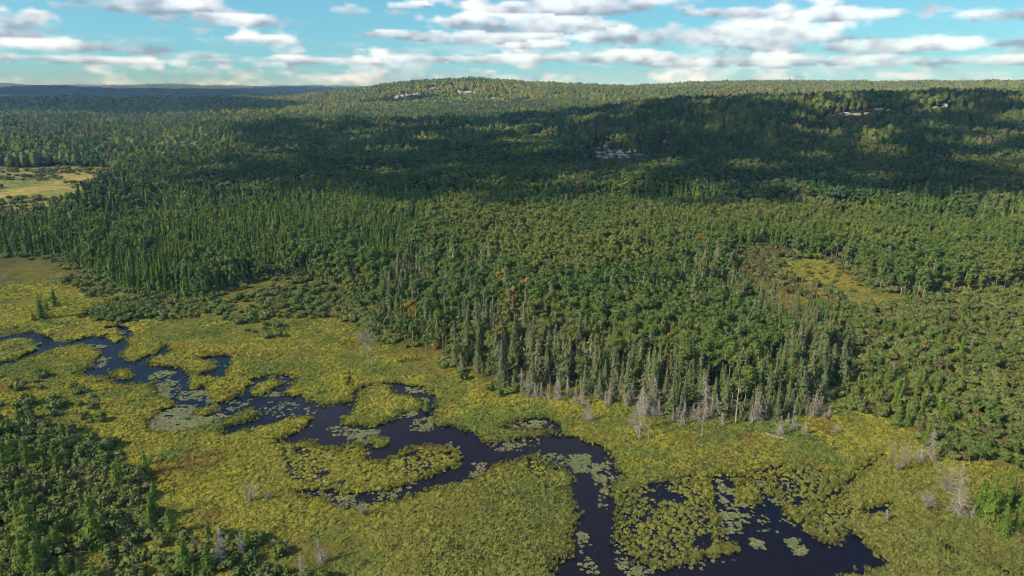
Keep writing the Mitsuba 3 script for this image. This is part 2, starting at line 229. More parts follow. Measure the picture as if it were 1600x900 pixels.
MARSH_SPRUCES = [
 (-159.4, 219.6, 9.1),
 (-164.3, 233.9, 7.2),
 (-161.6, 218.3, 3.6),
 (-164.1, 229.5, 4.3),
 (-121.8, 201.0, 0.6)]
LOGS = [
 (57.2, 138.9, 0.2),
 (61.9, 136.0, 0.2)]


# ---------------------------------------------------------------- what is what: labels, lone trees, cloud shade
ROCK_LABELS = ['broad grey rock face in the dark woods of the right slope, uppermost', 'small grey rock on the dark slope, left of the broad rock faces', 'widest grey rock face on the dark slope, lowest of the group', 'grey rock face on the dark slope, right end of the lowest ledge', 'lone small grey rock high on the dark slope, right of the others',
               'flat grey outcrop on the dark skyline ridge, long one left of the gap', 'flat grey outcrop on the dark skyline ridge, right of the long one', 'grey outcrop on the right part of the dark skyline ridge', 'grey outcrop at the far right edge of the dark ridge', 'single grey boulder among pines below the skyline ridge',
               'sunlit pale cliff at the left end of the cliff line under the round hill', 'sunlit pale cliff, second from the left under the round hill', 'longest sunlit pale cliff, right above the small dark shadow', 'small pale cliff right of the longest one under the round hill', 'tall pale cliff directly below the top of the round hill',
               'long pale cliff just right below the round hilltop', 'bright bare rock low on the hill, beneath the cliff line', 'low pale rock strip on the sunny slope right of the round hill', 'pale rock at the right end of the hill, under dark pines', 'small pale rock left of the rightmost pale rock',
               'small grey rock slab on the dark slope, upper left of the widest face', 'small grey rock slab on the dark slope, halfway up to the skyline', 'tiny grey rock patch in dark woods left of the long skyline outcrop', 'tiny grey rock patch in dark woods right of the skyline outcrops', 'pale rock patch high on the round hill, left shoulder', 'pale rock patch high on the round hill, right shoulder', 'small pale ledge low on the sunny slope, left of the round hill', 'small pale ledge far down the sunny slope below the round hill']
ROCKS += [(60.0, 745.0, 9.0, 3.0), (190.0, 800.0, 10.0, 3.0), (340.0, 850.0, 9.0, 3.0), (520.0, 850.0, 10.0, 3.0), (-240.0, 2180.0, 22.0, 7.0), (10.0, 2230.0, 24.0, 7.0), (-480.0, 2080.0, 18.0, 6.0), (-150.0, 1900.0, 18.0, 5.0)]
ROCKS[5] = (404.0, 838.0, 34.0, 4.2); ROCKS[6] = (452.0, 868.0, 22.0, 4.6); ROCKS[8] = (648.0, 872.0, 20.0, 3.4)
SNAG_LABELS = ['small silvery dead spruce at the marsh edge, leftmost of the pale row', 'pale dead spruce at the marsh edge, second and taller in the pale row', 'grey dead spruce leaning on the dark stand, third in the pale row', 'thin topped pale dead spruce out in front of the row', 'whitish conical dead spruce standing alone on the yellow sedge', 'bleached conical dead tree in the tallest pale cluster at the marsh edge',
               'tall thin white dead stem, front of the tallest pale cluster', 'slanting thin white dead stem at the right of the tallest pale cluster', 'fuzzy grey dead spruce at the right back of the tallest pale cluster', 'fuzzy grey dead spruce at the left back of the tallest pale cluster', 'grey dead spruce beside green spruces left of the pale row', 'dead grey spruce tucked between green spruces right of the pale row',
               'large ragged grey dead spruce at the edge of the stand', 'short grey dead stub beside the large ragged dead spruce', 'slender bare stem standing out in the yellow sedge', 'tall slim bare dead trunk before the stand', 'pale feathery dead spruce near the right end of the stand', 'slim bare trunk just left of the pale feathery dead spruce', 'conical dead spruce at the tip of the fallen log', 'short grey dead spruce, left of two near the log', 'short grey dead spruce, right of two near the log',
               'tall grey dead spruce at the right end of the dark stand', 'tiny grey dead shrub on rusty ground', 'tiny broken stub at the foot of the stand', 'broad grey dead bush right of the little ditch', 'small grey dead spruce beside the broad dead bush', 'tall dead spruce with a twisted white top, right of the broad dead bush', 'greyish dead bush left of the tall feathery dead spruce at the right',
               'tall feathery pale dead spruce left of the larches at the right edge', 'low grey dead bush left of the feathery dead spruce', 'short dead spruce at the foot of the right-hand larches', 'low forked dead stump near the pond corner',
               'round grey dead bush in the sedge above the lower left trees', 'tiny grey dead bush right of the round grey one', 'tall grey dead tree at the bottom, left of a pair', 'smaller grey dead tree at the bottom, right of a pair', 'bare upright stick in the dark brush at the bottom', 'white branched dead tree alone near the bottom', 'short bare dead tree at the bottom edge',
               'pale grey dead bush at the lower bank of the stream', 'small grey dead twigs in the sedge at the bottom left', 'lone bare tree with a round twiggy crown left of the stand', 'grey dead spruce in the left part of the stand edge', 'small grey dead spruce at the left corner of the stand edge']
_L = ['far upper one', 'slender one farthest out on the sedge', 'bright one behind the biggest larch', 'biggest and brightest one', 'tall one in the left group', 'narrow one left of the tall one', 'narrow one at the bottom left', 'small one near the left border', 'one at the bottom left of the middle', 'upper left one of a pair', 'upper right one of a pair', 'small one right of the upper pair', 'short one in the left thicket',
      'small bright one by the grey dead tree', 'tall one at the bottom centre left', 'bottom one beside the tall dead tree', 'low one at the very bottom', 'one at the left border', 'one in the bottom left corner group', 'dim one at the left border, upper', 'dim one at the left border, lower']
LARCH_LABELS = [f'feathery green larch in the lower left thicket, {q}' for q in _L] + [f'feathery green larch at the right edge of the marsh, {q}' for q in ('first from the left', 'tallest of the clump', 'back one', 'front one', 'front one at the border', 'rightmost one')] + ['bright green low larch beside the twisted dead tree', 'grey green larch on the rusty ground, left of two', 'grey green larch on the rusty ground, right of two', 'tiny young larch in the open sedge']
MARSH_SPRUCE_LABELS = ['dark spruce alone in the left marsh, larger front one', 'dark spruce alone in the left marsh, back one', 'small dark bushy spruce left of the lone marsh spruces', 'small spruce between the two lone marsh spruces']
LONE_TREES = [('red_tree', 42.4, 168.5, 6.5, 'rusty red tree in a dark gap among the front spruces'), ('orange_tree', -3.2, 236., 13, 'orange tinged tree in the middle of the stand, left one'), ('orange_tree', 5.0, 226., 12.5, 'orange tinged tree in the middle of the stand, right one'), ('orange_tree', 121., 187., 4.5, 'lone yellow tree in the right-hand thicket')]
BIRCHES = [(259., 372., 15), (262., 369., 16), (265., 374., 15), (268., 371., 14), (271., 375., 15.5), (274., 371., 14), (246., 331., 14), (250., 327., 13), (255., 333., 13), (70., 243., 13), (75., 246., 13), (48., 240., 13), (82., 238., 12)]
SHADES = [  # shaded ground: outline, its height, size of the cloud's billows, how full
    ([(-250, 640), (-300, 760), (-380, 950), (-470, 1180), (-380, 1240), (-200, 1210), (20, 1190), (330, 1150), (620, 1250), (1150, 1300), (1200, 900), (900, 600), (560, 490), (330, 460), (120, 510), (-100, 570)], 22, 30, .76),
    ([(-1700, 1700), (-1500, 1550), (-900, 1560), (-620, 1800), (-560, 2050), (-700, 2300), (-1100, 2500), (-2000, 2600)], 20, 80, 3.2),
    ([(-430, 1960), (-330, 1930), (-200, 1950), (-200, 2010), (-300, 2040), (-430, 2020)], 55, 34, 4.5),
    ([(-300, 640), (-100, 620), (120, 560), (330, 500), (600, 540), (900, 640), (760, 480), (420, 420), (260, 400), (120, 390), (-40, 380), (-160, 430), (-300, 500)], 5, 15, .42),
    ([(-270, 680), (-100, 640), (120, 580), (330, 520), (560, 540), (900, 640), (640, 440), (300, 410), (110, 440), (-60, 460), (-200, 520)], 5, 17, .55),
    ([(-3600, 3100), (-1300, 3050), (-900, 3700), (-500, 5200), (-900, 6900), (-4200, 6900)], 60, 260, 3.0),
]


def describe(sp, X, Y, h):
    """(label, category, group, object name) of a tree or bush of the near woods, by where it stands."""
    e = float(shapely.distance(shapely.LineString(FOREST_EDGE), shapely.Point(X, Y)))
    side = X / (Y + 22)
    if sp in ('shrub', 'brown_shrub'):
        size = 'big' if h > 2.7 else 'low' if h < 1.7 else 'rounded'
        if X < -15 and Y < 172 and shapely.contains_xy(shapely.Polygon(SHRUB_CORNER), X, Y):
            where = 'in the ' + ('bottom ' if Y < 97 else 'lower ' if Y < 107 else 'middle ' if Y < 119 else 'upper ') + ('left border' if side < -.66 else 'left part' if side < -.56 else 'centre' if side < -.46 else 'right part') + ' of the lower left thicket'
        elif X < 0:
            where = 'in the belt before the left wood, far left' if side < -.5 else 'in the belt before the left wood, left part' if side < -.36 else 'in the belt before the left wood, right part'
        elif shapely.contains_xy(shapely.Polygon(THICKET), X, Y):
            where = 'in the ' + ('lowest' if Y < 128 else 'lower' if Y < 145 else 'middle' if Y < 165 else 'upper' if Y < 195 else 'top') + ' strip of the right-hand thicket, ' + next(n for t, n in ((.42, 'beside the stand'), (.5, 'left half'), (.58, 'centre'), (.66, 'right half'), (9, 'right border')) if side < t)
        else:
            where = 'around the grassy clearing on the right'
        c = f'{size} brownish' if sp == 'brown_shrub' else f'{size} olive green'
        return f'{c} bush {where}', 'bush', f'{c} bushes {where}', 'shrub'
    what, cat, nm = {'spruce_tree': ('pointed spruce', 'spruce', 'spruce_tree'), 'conifer': ('bushy fir', 'fir', 'fir_tree'), 'aspen_tree': ('round poplar', 'poplar', 'poplar_tree'), 'larch_tree': ('feathery larch', 'larch', 'larch_tree'),
                     'orange_tree': ('yellowing poplar', 'poplar', 'poplar_tree'), 'red_tree': ('red maple', 'maple', 'maple_tree')}[sp]
    what = ("tall " if h > 11.5 else "short " if h < 8 else "middling ") + what
    if shapely.contains_xy(shapely.Polygon(SHRUB_CORNER), X, Y):
        where = 'in the dark left corner, ' + ('bottom' if Y < 105 else 'middle' if Y < 125 else 'top')
    elif shapely.contains_xy(shapely.Polygon(THICKET), X, Y):
        where = ('low' if Y < 150 else 'halfway' if Y < 195 else 'high') + ' in the right-hand thicket' + (' at the border' if side > .62 else ' next to the stand' if side < .45 else '')
    elif X > -48 and Y < 330:
        row = 'in the front row' if e < 7 else 'in the second row' if e < 16 else 'in the middle rows' if e < 32 else 'in the back rows'
        col = next(n for t, n in ((-.08, 'behind the lone bare tree'), (0., 'at the left corner of the stand'), (.06, 'at the left of the pale row'), (.11, 'behind the pale row'), (.17, 'behind the tallest pale cluster'), (.23, 'behind the red maple'), (.30, 'behind the ragged dead spruce'), (.38, 'above the fallen log'), (9, 'at the right end of the stand')) if side < t)
        where = f'{row} {col}'
    else:
        row = 'at the front edge' if e < 10 else 'a few rows in' if e < 30 else 'deep inside'
        col = next(n for t, n in ((-.60, 'left border'), (-.5, 'behind the lone marsh spruces'), (-.42, 'left of the widest bush belt'), (-.34, 'above the bush belt'), (-.27, 'right half'), (-.19, 'right end'), (-.1, 'hollow beside the stand'), (.3, 'slope behind the stand'), (9, 'slope right of the clearing')) if side < t)
        where = f'{row} of left wood, {col}' if side < -.1 else f'on the {col}'
    return f'{what} {where}', cat, f'{what}s {where}', nm


# ---------------------------------------------------------------- terrain height (metres), from surveyed control points
TC = {  # azimuth in degrees : [(distance from the origin, ground height)]
 -50: [(60,.3),(200,.3),(300,.6),(420,1.5),(550,2),(700,2.5),(800,6),(1100,10),(1500,14),(2000,25),(2500,38),(3000,28),(4200,30),(5500,58),(7500,80),(11000,100),(15000,110)],
 -34: [(60,.3),(200,.3),(300,.5),(420,1.5),(550,2),(700,2.5),(800,6),(1100,10),(1500,14),(2000,25),(2500,38),(3000,28),(4200,32),(5500,58),(7500,82),(11000,104),(15000,115)],
 -20.5: [(60,.3),(160,.3),(250,.5),(400,2),(600,4),(900,8),(1250,15),(1500,10),(2000,22),(2600,38),(3200,36),(4200,38),(5500,60),(7500,82),(11000,104),(15000,112)],
 -12.5: [(60,.3),(160,.3),(230,.5),(400,2.5),(600,5),(900,9),(1220,16),(1500,13),(1900,30),(2200,47),(2600,60),(3200,42),(4200,40),(5500,60),(7500,80),(11000,100),(15000,110)],
 -4.4: [(60,.3),(150,.3),(190,.5),(300,2),(500,5),(900,11),(1200,18),(1450,18),(1800,40),(2050,60),(2170,86),(2350,100),(2700,86),(3500,52),(5500,60),(7500,80),(11000,95),(15000,105)],
 2.7: [(60,.3),(150,.3),(190,.5),(300,2),(500,5),(900,16),(1200,23),(1450,26),(1800,46),(2200,75),(2500,88),(3000,80),(3800,62),(5500,60),(7500,80),(11000,95),(15000,105)],
 10.9: [(60,.3),(150,.3),(200,.5),(300,2.5),(450,5),(650,19),(800,35),(950,46),(1150,42),(1500,36),(2000,55),(2600,76),(3000,90),(4000,70),(5500,60),(7500,70),(11000,90),(15000,100)],
 18.6: [(60,.3),(150,.3),(200,.5),(300,2),(450,4),(600,12),(800,33),(950,50),(1100,51),(1500,40),(2200,60),(3000,90),(3300,95),(4200,70),(5500,60),(7500,70),(11000,90),(15000,100)],
 25.7: [(60,.3),(150,.3),(200,.5),(280,1),(430,3),(560,6),(800,20),(900,43),(1000,57),(1200,57),(1700,42),(2400,65),(3000,88),(3400,97),(4300,70),(5500,60),(7500,70),(11000,90),(15000,100)],
 34: [(60,.3),(150,.3),(200,.5),(300,2),(430,4),(560,8),(800,27),(1000,57),(1200,60),(1700,46),(2400,70),(3200,98),(3500,104),(4400,74),(5500,60),(7500,70),(11000,90),(15000,100)],
 50: [(60,.3),(150,.3),(200,.5),(300,2),(430,4),(560,8),(800,22),(1000,54),(1200,58),(1700,46),(2400,70),(3200,98),(3500,104),(4400,74),(5500,60),(7500,70),(11000,90),(15000,100)]}
_LD = np.linspace(math.log(60), math.log(15000), 160)
_AZ = np.array(sorted(TC))
_TAB = np.array([PchipInterpolator(np.log([d for d, z in TC[a]]), [z for d, z in TC[a]])(_LD) for a in sorted(TC)])
_HI = PchipInterpolator(_AZ, _TAB, axis=0)(np.linspace(-50, 50, 201))
_HI = gaussian_filter(_HI, (3.0, 0.8))
_RGI = RegularGridInterpolator((np.linspace(-50, 50, 201), _LD), _HI)


def terrain(x, y):
    x, y = np.asarray(x, float), np.asarray(y, float)
    r = np.hypot(x, y)
    a = np.degrees(np.arctan2(x, y))
    back = np.clip((np.abs(a) - 50) / 60, 0, 1)
    z = _RGI(np.stack([np.clip(a, -50, 50), np.log(np.clip(r, 60.001, 14999))], -1))
    z = z * (1 - back) + back * np.minimum(z, 0.3 + 0.012 * np.maximum(r - 200, 0))
    p = np.stack([x, y, 0 * x], -1)
    amp = np.clip((r - 380) / 550, 0, 1)
    z = z + amp * (19 + 5 * np.clip((r - 1300) / 900, 0, 1)) * (meshkit.fbm(p / 260, 4, 5) - .5) + np.clip((r - 1400) / 1500, 0, 1) * 44 * (meshkit.fbm(p / 520, 5, 9) - .5)
    z = z + np.clip((r - 330) / 150, 0, 1) * np.clip((1100 - r) / 300, 0, 1) * 9 * (meshkit.fbm(p / 95, 3, 33) - .45)
    z = z + np.clip((r - 4200) / 2500, 0, 1) * (150 * (meshkit.fbm(p / np.array([1500., 900., 1]), 4, 21) - .47))
    return z.reshape(x.shape) if x.shape else z.ravel()[0]


RNG = np.random.default_rng(7)


def R(a=0., b=1., n=None):
    return RNG.uniform(a, b, n)


def inside(polys, x, y):
    polys = polys if isinstance(polys[0], list) else [polys]
    out = np.zeros(np.shape(x), bool)
    for p in polys:
        out |= shapely.contains_xy(shapely.Polygon(p).buffer(0), x, y)
    return out


WATER_SHAPE = shapely.union_all([shapely.Polygon(p).buffer(.55) for p in WATER]).difference(shapely.union_all([shapely.Polygon(p).buffer(0) for p in ISLANDS]))
shapely.prepare(WATER_SHAPE)
SHORE = WATER_SHAPE.boundary
shapely.prepare(SHORE)
FOREST_SHAPE = shapely.Polygon(list(FOREST_EDGE) + [(118, 222), (420, 215), (900, 700), (900, 5000), (-4000, 5000), (-900, 320)]).buffer(0)


def shore_distance(x, y):
    """Signed: positive on land."""
    d = shapely.distance(SHORE, shapely.points(x, y))
    return np.where(shapely.contains_xy(WATER_SHAPE, x, y), -d, d)


# ---------------------------------------------------------------- materials
def leafy(c1, c2, c3, patch=45., tree=5., trans=0):
    c1, c2, c3 = (mi.Color3f(*c) for c in (c1, c2, c3))

    def f(p, n, uv):
        a = smoothstep(.32, .68, fbm(p.x / patch, p.y / patch, 0.0, 3))
        b = noise(p.x / tree, p.y / tree, p.z / (3 * tree))
        c = noise(p.x / .9, p.y / .9, p.z / .9)
        col = mix(c1, c2, a)
        col = mix(col, c3, smoothstep(.5, .95, b) * .8)
        return col * (.72 + .56 * c)
    tex = mikit.proc(f)
    if not trans:
        return {'type': 'twosided', 'bsdf': {'type': 'diffuse', 'reflectance': tex}}
    return {'type': 'principledthin', 'base_color': tex, 'roughness': .85, 'spec_trans': 0.0, 'diff_trans': trans, 'eta': 1.3}


LEAVES = dict(
    spruce_needles=leafy((.112, .150, .068), (.156, .180, .090), (.190, .194, .120), 30, 4, trans=.35),
    larch_needles=leafy((.120, .190, .036), (.095, .160, .034), (.160, .205, .050), 25, 5, trans=.4),
    aspen_leaves=leafy((.086, .150, .042), (.135, .178, .048), (.178, .192, .055), 40, 6, trans=.4),
    stand_needles=leafy((.068, .124, .026), (.108, .165, .036), (.140, .172, .050), 45, 4),
    shrub_leaves=leafy((.112, .148, .050), (.085, .130, .038), (.155, .165, .075), 22, 3),
    brown_leaves=leafy((.098, .094, .046), (.118, .106, .052), (.085, .102, .040), 18, 3),
    red_leaves=leafy((.230, .075, .030), (.200, .090, .035), (.24, .11, .04), 20, 4),
    orange_leaves=leafy((.190, .150, .038), (.230, .165, .036), (.17, .16, .05), 20, 4),
    wood_leaves=leafy((.046, .096, .036), (.122, .170, .046), (.138, .140, .062), 60, 8),
    hill_needles=leafy((.056, .092, .032), (.082, .108, .040), (.115, .108, .056), 80, 7),
    far_leaves=leafy((.125, .175, .030), (.170, .190, .036), (.190, .135, .050), 150, 16),
    far_needles=leafy((.056, .092, .024), (.072, .100, .030), (.095, .105, .036), 120, 12),
)
scene.update(LEAVES)


def plain(c, spread=.35, freq=2.0, rough=.9):
    c = mi.Color3f(*c)
    return {'type': 'twosided', 'bsdf': {'type': 'principled', 'base_color': mikit.proc(lambda p, n, uv: c * (1 - spread + 2 * spread * fbm(p.x * freq, p.y * freq, p.z * freq, 3))), 'roughness': rough, 'specular': .2}}


scene['dead_wood'] = plain((.25, .238, .22), .5, 1.2)
scene['bark'] = plain((.13, .10, .075), .3, 3)
scene['pale_bark'] = plain((.30, .29, .25), .35, 2)
scene['rock'] = {'type': 'twosided', 'bsdf': {'type': 'principled', 'roughness': .95, 'specular': .1, 'base_color': mikit.proc(
    lambda p, n, uv: mix((.46, .42, .37), (.20, .175, .155), smoothstep(.42, .7, fbm(p.x / 5, p.y / 5, p.z / 2.0, 4))))}}


def sedge(p, n, uv):
    a = fbm(p.x / 16, p.y / 16, 0.0, 4)
    b = fbm(p.x / 5 + 40, p.y / 5, 0.0, 3)
    c = noise(p.x / .75, p.y / .75, p.z / 2)
    col = mix((.232, .245, .048), (.130, .182, .046), smoothstep(.42, .64, a))
    col = mix(col, (.285, .288, .044), smoothstep(.54, .76, b) * .75)
    col = mix(col, (.210, .140, .045), smoothstep(.64, .80, fbm(p.x / 9 + 11, p.y / 9 + 7, 2.0, 3)) * .6)
    green = smoothstep(150, 95, p.y) * smoothstep(-60, 0, p.x) * .75
    col = mix(col, (.135, .160, .056), green)
    return col * (.60 + .62 * c)


scene['sedge_blades'] = {'type': 'principledthin', 'base_color': mikit.proc(sedge), 'roughness': .9, 'diff_trans': .3, 'eta': 1.3}
scene['pad'] = {'type': 'twosided', 'bsdf': {'type': 'principled', 'roughness': .42, 'specular': .45, 'base_color': mikit.proc(
    lambda p, n, uv: mix(mix((.085, .12, .040), (.145, .15, .066), noise(p.x / 2.2, p.y / 2.2)), (.15, .11, .078), smoothstep(.56, .78, fbm(p.x / 7, p.y / 7 + 3, 0., 3))) * (.7 + .6 * cell_rand(p.x * 3, p.y * 3)))}}


def ripple(p, n, uv):
    return .012 * fbm(p.x * .55, p.y * .9, 0., 3)


scene['water_surface'] = {'type': 'bumpmap', 'arbitrary': mikit.proc(ripple, 0.05), 'scale': 1.0,
                          'bsdf': {'type': 'roughplastic', 'diffuse_reflectance': {'type': 'rgb', 'value': [.0045, .0038, .011]}, 'int_ior': 1.25, 'alpha': .05}}


def ground_color(p, n, uv):
    a = fbm(p.x / 14, p.y / 14, 0., 4)
    b = fbm(p.x / 2.2, p.y / 2.2, 0., 3)
    marsh = mix((.112, .106, .025), (.068, .080, .021), smoothstep(.4, .62, a)) * (.25 + .7 * b + .6 * fbm(p.x * 1.8, p.y * 1.8, 0., 3))
    forest = mix((.040, .048, .018), (.060, .055, .026), a) * (.6 + .8 * b)
    r = dr.sqrt(p.x * p.x + p.y * p.y)
    side = smoothstep(320, 400, r)
    col = mix(marsh, forest, side)
    far = mix((.042, .066, .024), (.066, .082, .028), smoothstep(.35, .65, fbm(p.x / 160, p.y / 160, 0., 4))) * (.6 + .8 * fbm(p.x / 22, p.y / 22, p.z / 10, 3))
    col = mix(col, far, smoothstep(900, 1600, r))
    # straw meadow far left
    m = 1 - smoothstep(.8, 1.1, dr.sqrt(dr.square((p.x + 400) / 190) + dr.square((p.y - 520) / 135)) + .5 * (fbm(p.x / 40, p.y / 40, 0., 3) - .5))
    straw = mix((.195, .168, .055), (.115, .135, .038), smoothstep(.40, .62, fbm(p.x / 26, p.y / 18, 0., 4))) * (.45 + 1.1 * b)
    col = mix(col, straw, m)
    # wet clearing on the right
    m = 1 - smoothstep(.75, 1.15, dr.sqrt(dr.square((p.x - 140) / 48) + dr.square((p.y - 272) / 62)) + .6 * (fbm(p.x / 20, p.y / 20, 0., 3) - .5))
    wet = mix((.14, .12, .030), (.085, .085, .024), smoothstep(.40, .66, fbm(p.x / 12, p.y / 12, 3., 3))) * (.7 + .6 * b)
    return mix(col, wet, m)


scene['soil'] = {'type': 'twosided', 'bsdf': {'type': 'principled', 'base_color': mikit.proc(ground_color), 'roughness': .95, 'specular': .1}}
scene['mud'] = scene['soil']

# ---------------------------------------------------------------- ground and water
rr = np.concatenate([np.arange(30, 84, 3.0), np.arange(84, 236, .55), np.geomspace(236, 900, 130)[1:], np.geomspace(900, 19000, 190)[1:]])
aa = np.concatenate([np.linspace(-180, -56, 60)[:-1], np.linspace(-56, 56, 420), np.linspace(56, 180, 60)[1:]])
A_, R_ = np.meshgrid(np.radians(aa), rr)
gx, gy = (R_ * np.sin(A_)).ravel(), (R_ * np.cos(A_)).ravel()
gz = terrain(gx, gy)
nearm = (R_.ravel() < 330) & (np.abs(np.degrees(A_.ravel())) < 60)
sd = shore_distance(gx[nearm], gy[nearm])
lump = meshkit.fbm(np.stack([gx[nearm] / 1.1, gy[nearm] / 1.1, 0 * sd], -1), 3, 2) - .5
fen = inside(FEN, gx[nearm], gy[nearm])
bank = np.clip(sd * .7, -.6, .45)
bank = np.where(fen & (sd > 0), -.22 + .4 * lump, bank)
w = np.clip((300 - R_.ravel()[nearm]) / 40, 0, 1)
gz[nearm] = gz[nearm] + w * (bank - .3 + np.where((sd > .6) & ~fen, .35 * lump, 0)) 
farm = R_.ravel() > 500
gz[farm] = np.maximum(gz[farm], .2)
# the far woods' canopy is part of the land's relief where single trees are no longer built
fr = R_.ravel()
cp = np.stack([gx / 16, gy / 16, 0 * gx], -1)
gz += np.clip((fr - 4300) / 300, 0, 1) * (8 + 10 * meshkit.fbm(cp / 3, 3, 8))
m_, n_ = A_.shape
i, j = np.meshgrid(np.arange(m_ - 1), np.arange(n_ - 1), indexing='ij')
q = np.stack([i * n_ + j, i * n_ + j + 1, (i + 1) * n_ + j + 1, (i + 1) * n_ + j], -1).reshape(-1, 4)
inner = len(gx)
gv = np.vstack([np.stack([gx, gy, gz], -1), [[0, 0, .3]]])
ring0 = np.arange(n_)
fan = np.stack([ring0[:-1], np.full(n_ - 1, inner), ring0[1:]], -1)
gf = np.vstack([q[:, [0, 2, 1]], q[:, [0, 3, 2]], fan])
fn_ = np.cross(gv[gf[:, 1]] - gv[gf[:, 0]], gv[gf[:, 2]] - gv[gf[:, 0]])[:, 2]
gf = np.where((fn_ < 0)[:, None], gf[:, ::-1], gf)
scene['ground'] = mikit.ply((gv, gf), 'soil', smooth=True)
labels['ground'] = {'label': 'marsh floor and wooded hills rolling to the horizon', 'category': 'ground', 'kind': 'structure'}
wx, wy = np.array([[-280, 60], [150, 60], [150, 262], [-280, 262]]).T
scene['water'] = mikit.ply((np.stack([wx, wy, 0 * wx], -1).astype(float), np.array([[0, 1, 2], [0, 2, 3]])), 'water_surface', uv=np.stack([wx, wy], -1) * 1.0)
labels['water'] = {'label': 'dark winding stream and pond in the marsh', 'category': 'water', 'kind': 'structure'}


# ---------------------------------------------------------------- plant meshes: (vertices, faces), foot at the origin, 1 = one metre
def join(parts):
    vs, fs, k = [], [], 0
    for v, f in parts:
        vs.append(v); fs.append(np.asarray(f) + k); k += len(v)
    return np.vstack(vs), np.vstack(fs)


def tri_cards(c, nrm, size, rng, stretch=1.5):
    """Leaf sprays: one bent-free triangle each, near the centres c, facing nrm."""
    n = len(c)
    nrm = nrm / (np.linalg.norm(nrm, axis=1, keepdims=True) + 1e-9)
    a = rng.normal(size=(n, 3)); a -= nrm * (a * nrm).sum(1, keepdims=True); a /= np.linalg.norm(a, axis=1, keepdims=True) + 1e-9
    b = np.cross(nrm, a)
    s = np.asarray(size).reshape(-1, 1) * rng.uniform(.65, 1.35, (n, 1))
    v = np.stack([c + a * s * stretch * .6, c - a * s * .5 + b * s * .6, c - a * s * .5 - b * s * .6], 1).reshape(-1, 3)
    return v, np.arange(3 * n).reshape(-1, 3)


def tube(p0, p1, r0, r1, sides=5):
    p0, p1 = np.asarray(p0, float), np.asarray(p1, float)
    t = p1 - p0; t = t / (np.linalg.norm(t) + 1e-9)
    a = np.cross(t, [0, 0, 1.] if abs(t[2]) < .9 else [1., 0, 0]); a /= np.linalg.norm(a)
    b = np.cross(t, a)
    an = np.arange(sides) * 2 * math.pi / sides
    ring = np.cos(an)[:, None] * a + np.sin(an)[:, None] * b
    v = np.vstack([p0 + ring * r0, p1 + ring * r1])
    k = np.arange(sides); k2 = (k + 1) % sides
    return v, np.vstack([np.stack([k, k2, k2 + sides], 1), np.stack([k, k2 + sides, k + sides], 1)])


def conifer(h, r, whorls, boughs, seed, droop=.35, bare=.08, power=.8, gappy=.1, width=.34, sprays=0, spray=.34):
    """Whorls of drooping boughs: each two facets folded along a ridge, or (sprays > 0) a row of needle sprays along the bough round a thin core."""
    rng = np.random.default_rng(seed)
    parts = []
    lean = rng.normal(0, .014, 2)
    lop = rng.uniform(0, 6.28)
    C, N, S = [], [], []
    for k in range(whorls):
        t = bare + (1 - bare) * (k + rng.uniform(-.3, .3)) / whorls
        t = min(max(t, bare * .5), .985)
        rad = r * (1 - t) ** power * rng.uniform(.72, 1.2) + .08
        if t < .25:
            rad *= .72 + 1.1 * t
        a0 = rng.uniform(0, 6.28)
        nb = max(3, int(round(boughs * (.5 + .5 * (1 - t)))))
        for q in range(nb):
            if rng.uniform() < gappy:
                continue
            a = a0 + 6.283 * q / nb + rng.uniform(-.3, .3)
            L = rad * rng.uniform(.55, 1.3) * (1 + .18 * math.cos(a - lop))
            z = t * h + rng.uniform(-.03, .03) * h
            d = np.array([math.cos(a), math.sin(a), 0]); s = np.array([-d[1], d[0], 0])
            o = np.array([lean[0] * z, lean[1] * z, z])
            dr_ = droop * L * rng.uniform(.4, 1.5)
            if sprays:
                m = max(1, int(round(sprays * L / r + .4)))
                u = 1 - .62 * (np.arange(m) + rng.uniform(0, .6, m)) / m
                c = o + d * (L * u)[:, None] - np.array([0, 0, 1]) * (dr_ * u ** 1.5)[:, None] + s * rng.normal(0, .14 * L + .05, m)[:, None]
                C.append(c); N.append(np.array([0, 0, .55]) + d * .95 + rng.normal(0, .30, (m, 3))); S.append(np.full(m, spray) * (1 - .35 * t))
                continue
            wdt = width * L * rng.uniform(.8, 1.3) + .06
            root = o + [0, 0, .10 * L + .12]
            tip = o + d * L - [0, 0, dr_]
            midc = d * L * .55
            lft = o + midc + s * wdt - [0, 0, dr_ * .75 + .12 * L]
            rgt = o + midc - s * wdt - [0, 0, dr_ * .75 + .12 * L]
            parts.append((np.array([root, lft, tip, rgt]), np.array([[0, 1, 2], [0, 2, 3]])))
    if sprays:
        parts.append(tri_cards(np.vstack(C), np.vstack(N), np.concatenate(S) * rng.uniform(.7, 1.4, sum(map(len, C))), rng, 1.7))
        an = np.arange(6) * math.pi / 3
        rings = [(bare * h, .2 * r), (h * .28, .42 * r), (h * .66, .22 * r), (h * .96, .03)]
        v = np.vstack([np.stack([np.cos(an + k) * q * rng.uniform(.6, 1.4, 6) + lean[0] * z, np.sin(an + k) * q + lean[1] * z, z + 0 * an + rng.normal(0, .02 * h, 6)], -1) for k, (z, q) in enumerate(rings)])
        f = [[k * 6 + i, k * 6 + (i + 1) % 6, k * 6 + 6 + (i + 1) % 6] for k in range(3) for i in range(6)] + [[k * 6 + i, k * 6 + 6 + (i + 1) % 6, k * 6 + 6 + i] for k in range(3) for i in range(6)]
        parts.append((v, np.array(f)))
    top = np.array([lean[0] * h, lean[1] * h, h])
    parts.append((np.array([top + [0, 0, .03 * h], top + [.16, 0, -.07 * h], top + [-.1, .13, -.07 * h], top + [-.1, -.13, -.07 * h]]), np.array([[0, 1, 2], [0, 2, 3], [0, 3, 1]])))
    return join(parts)


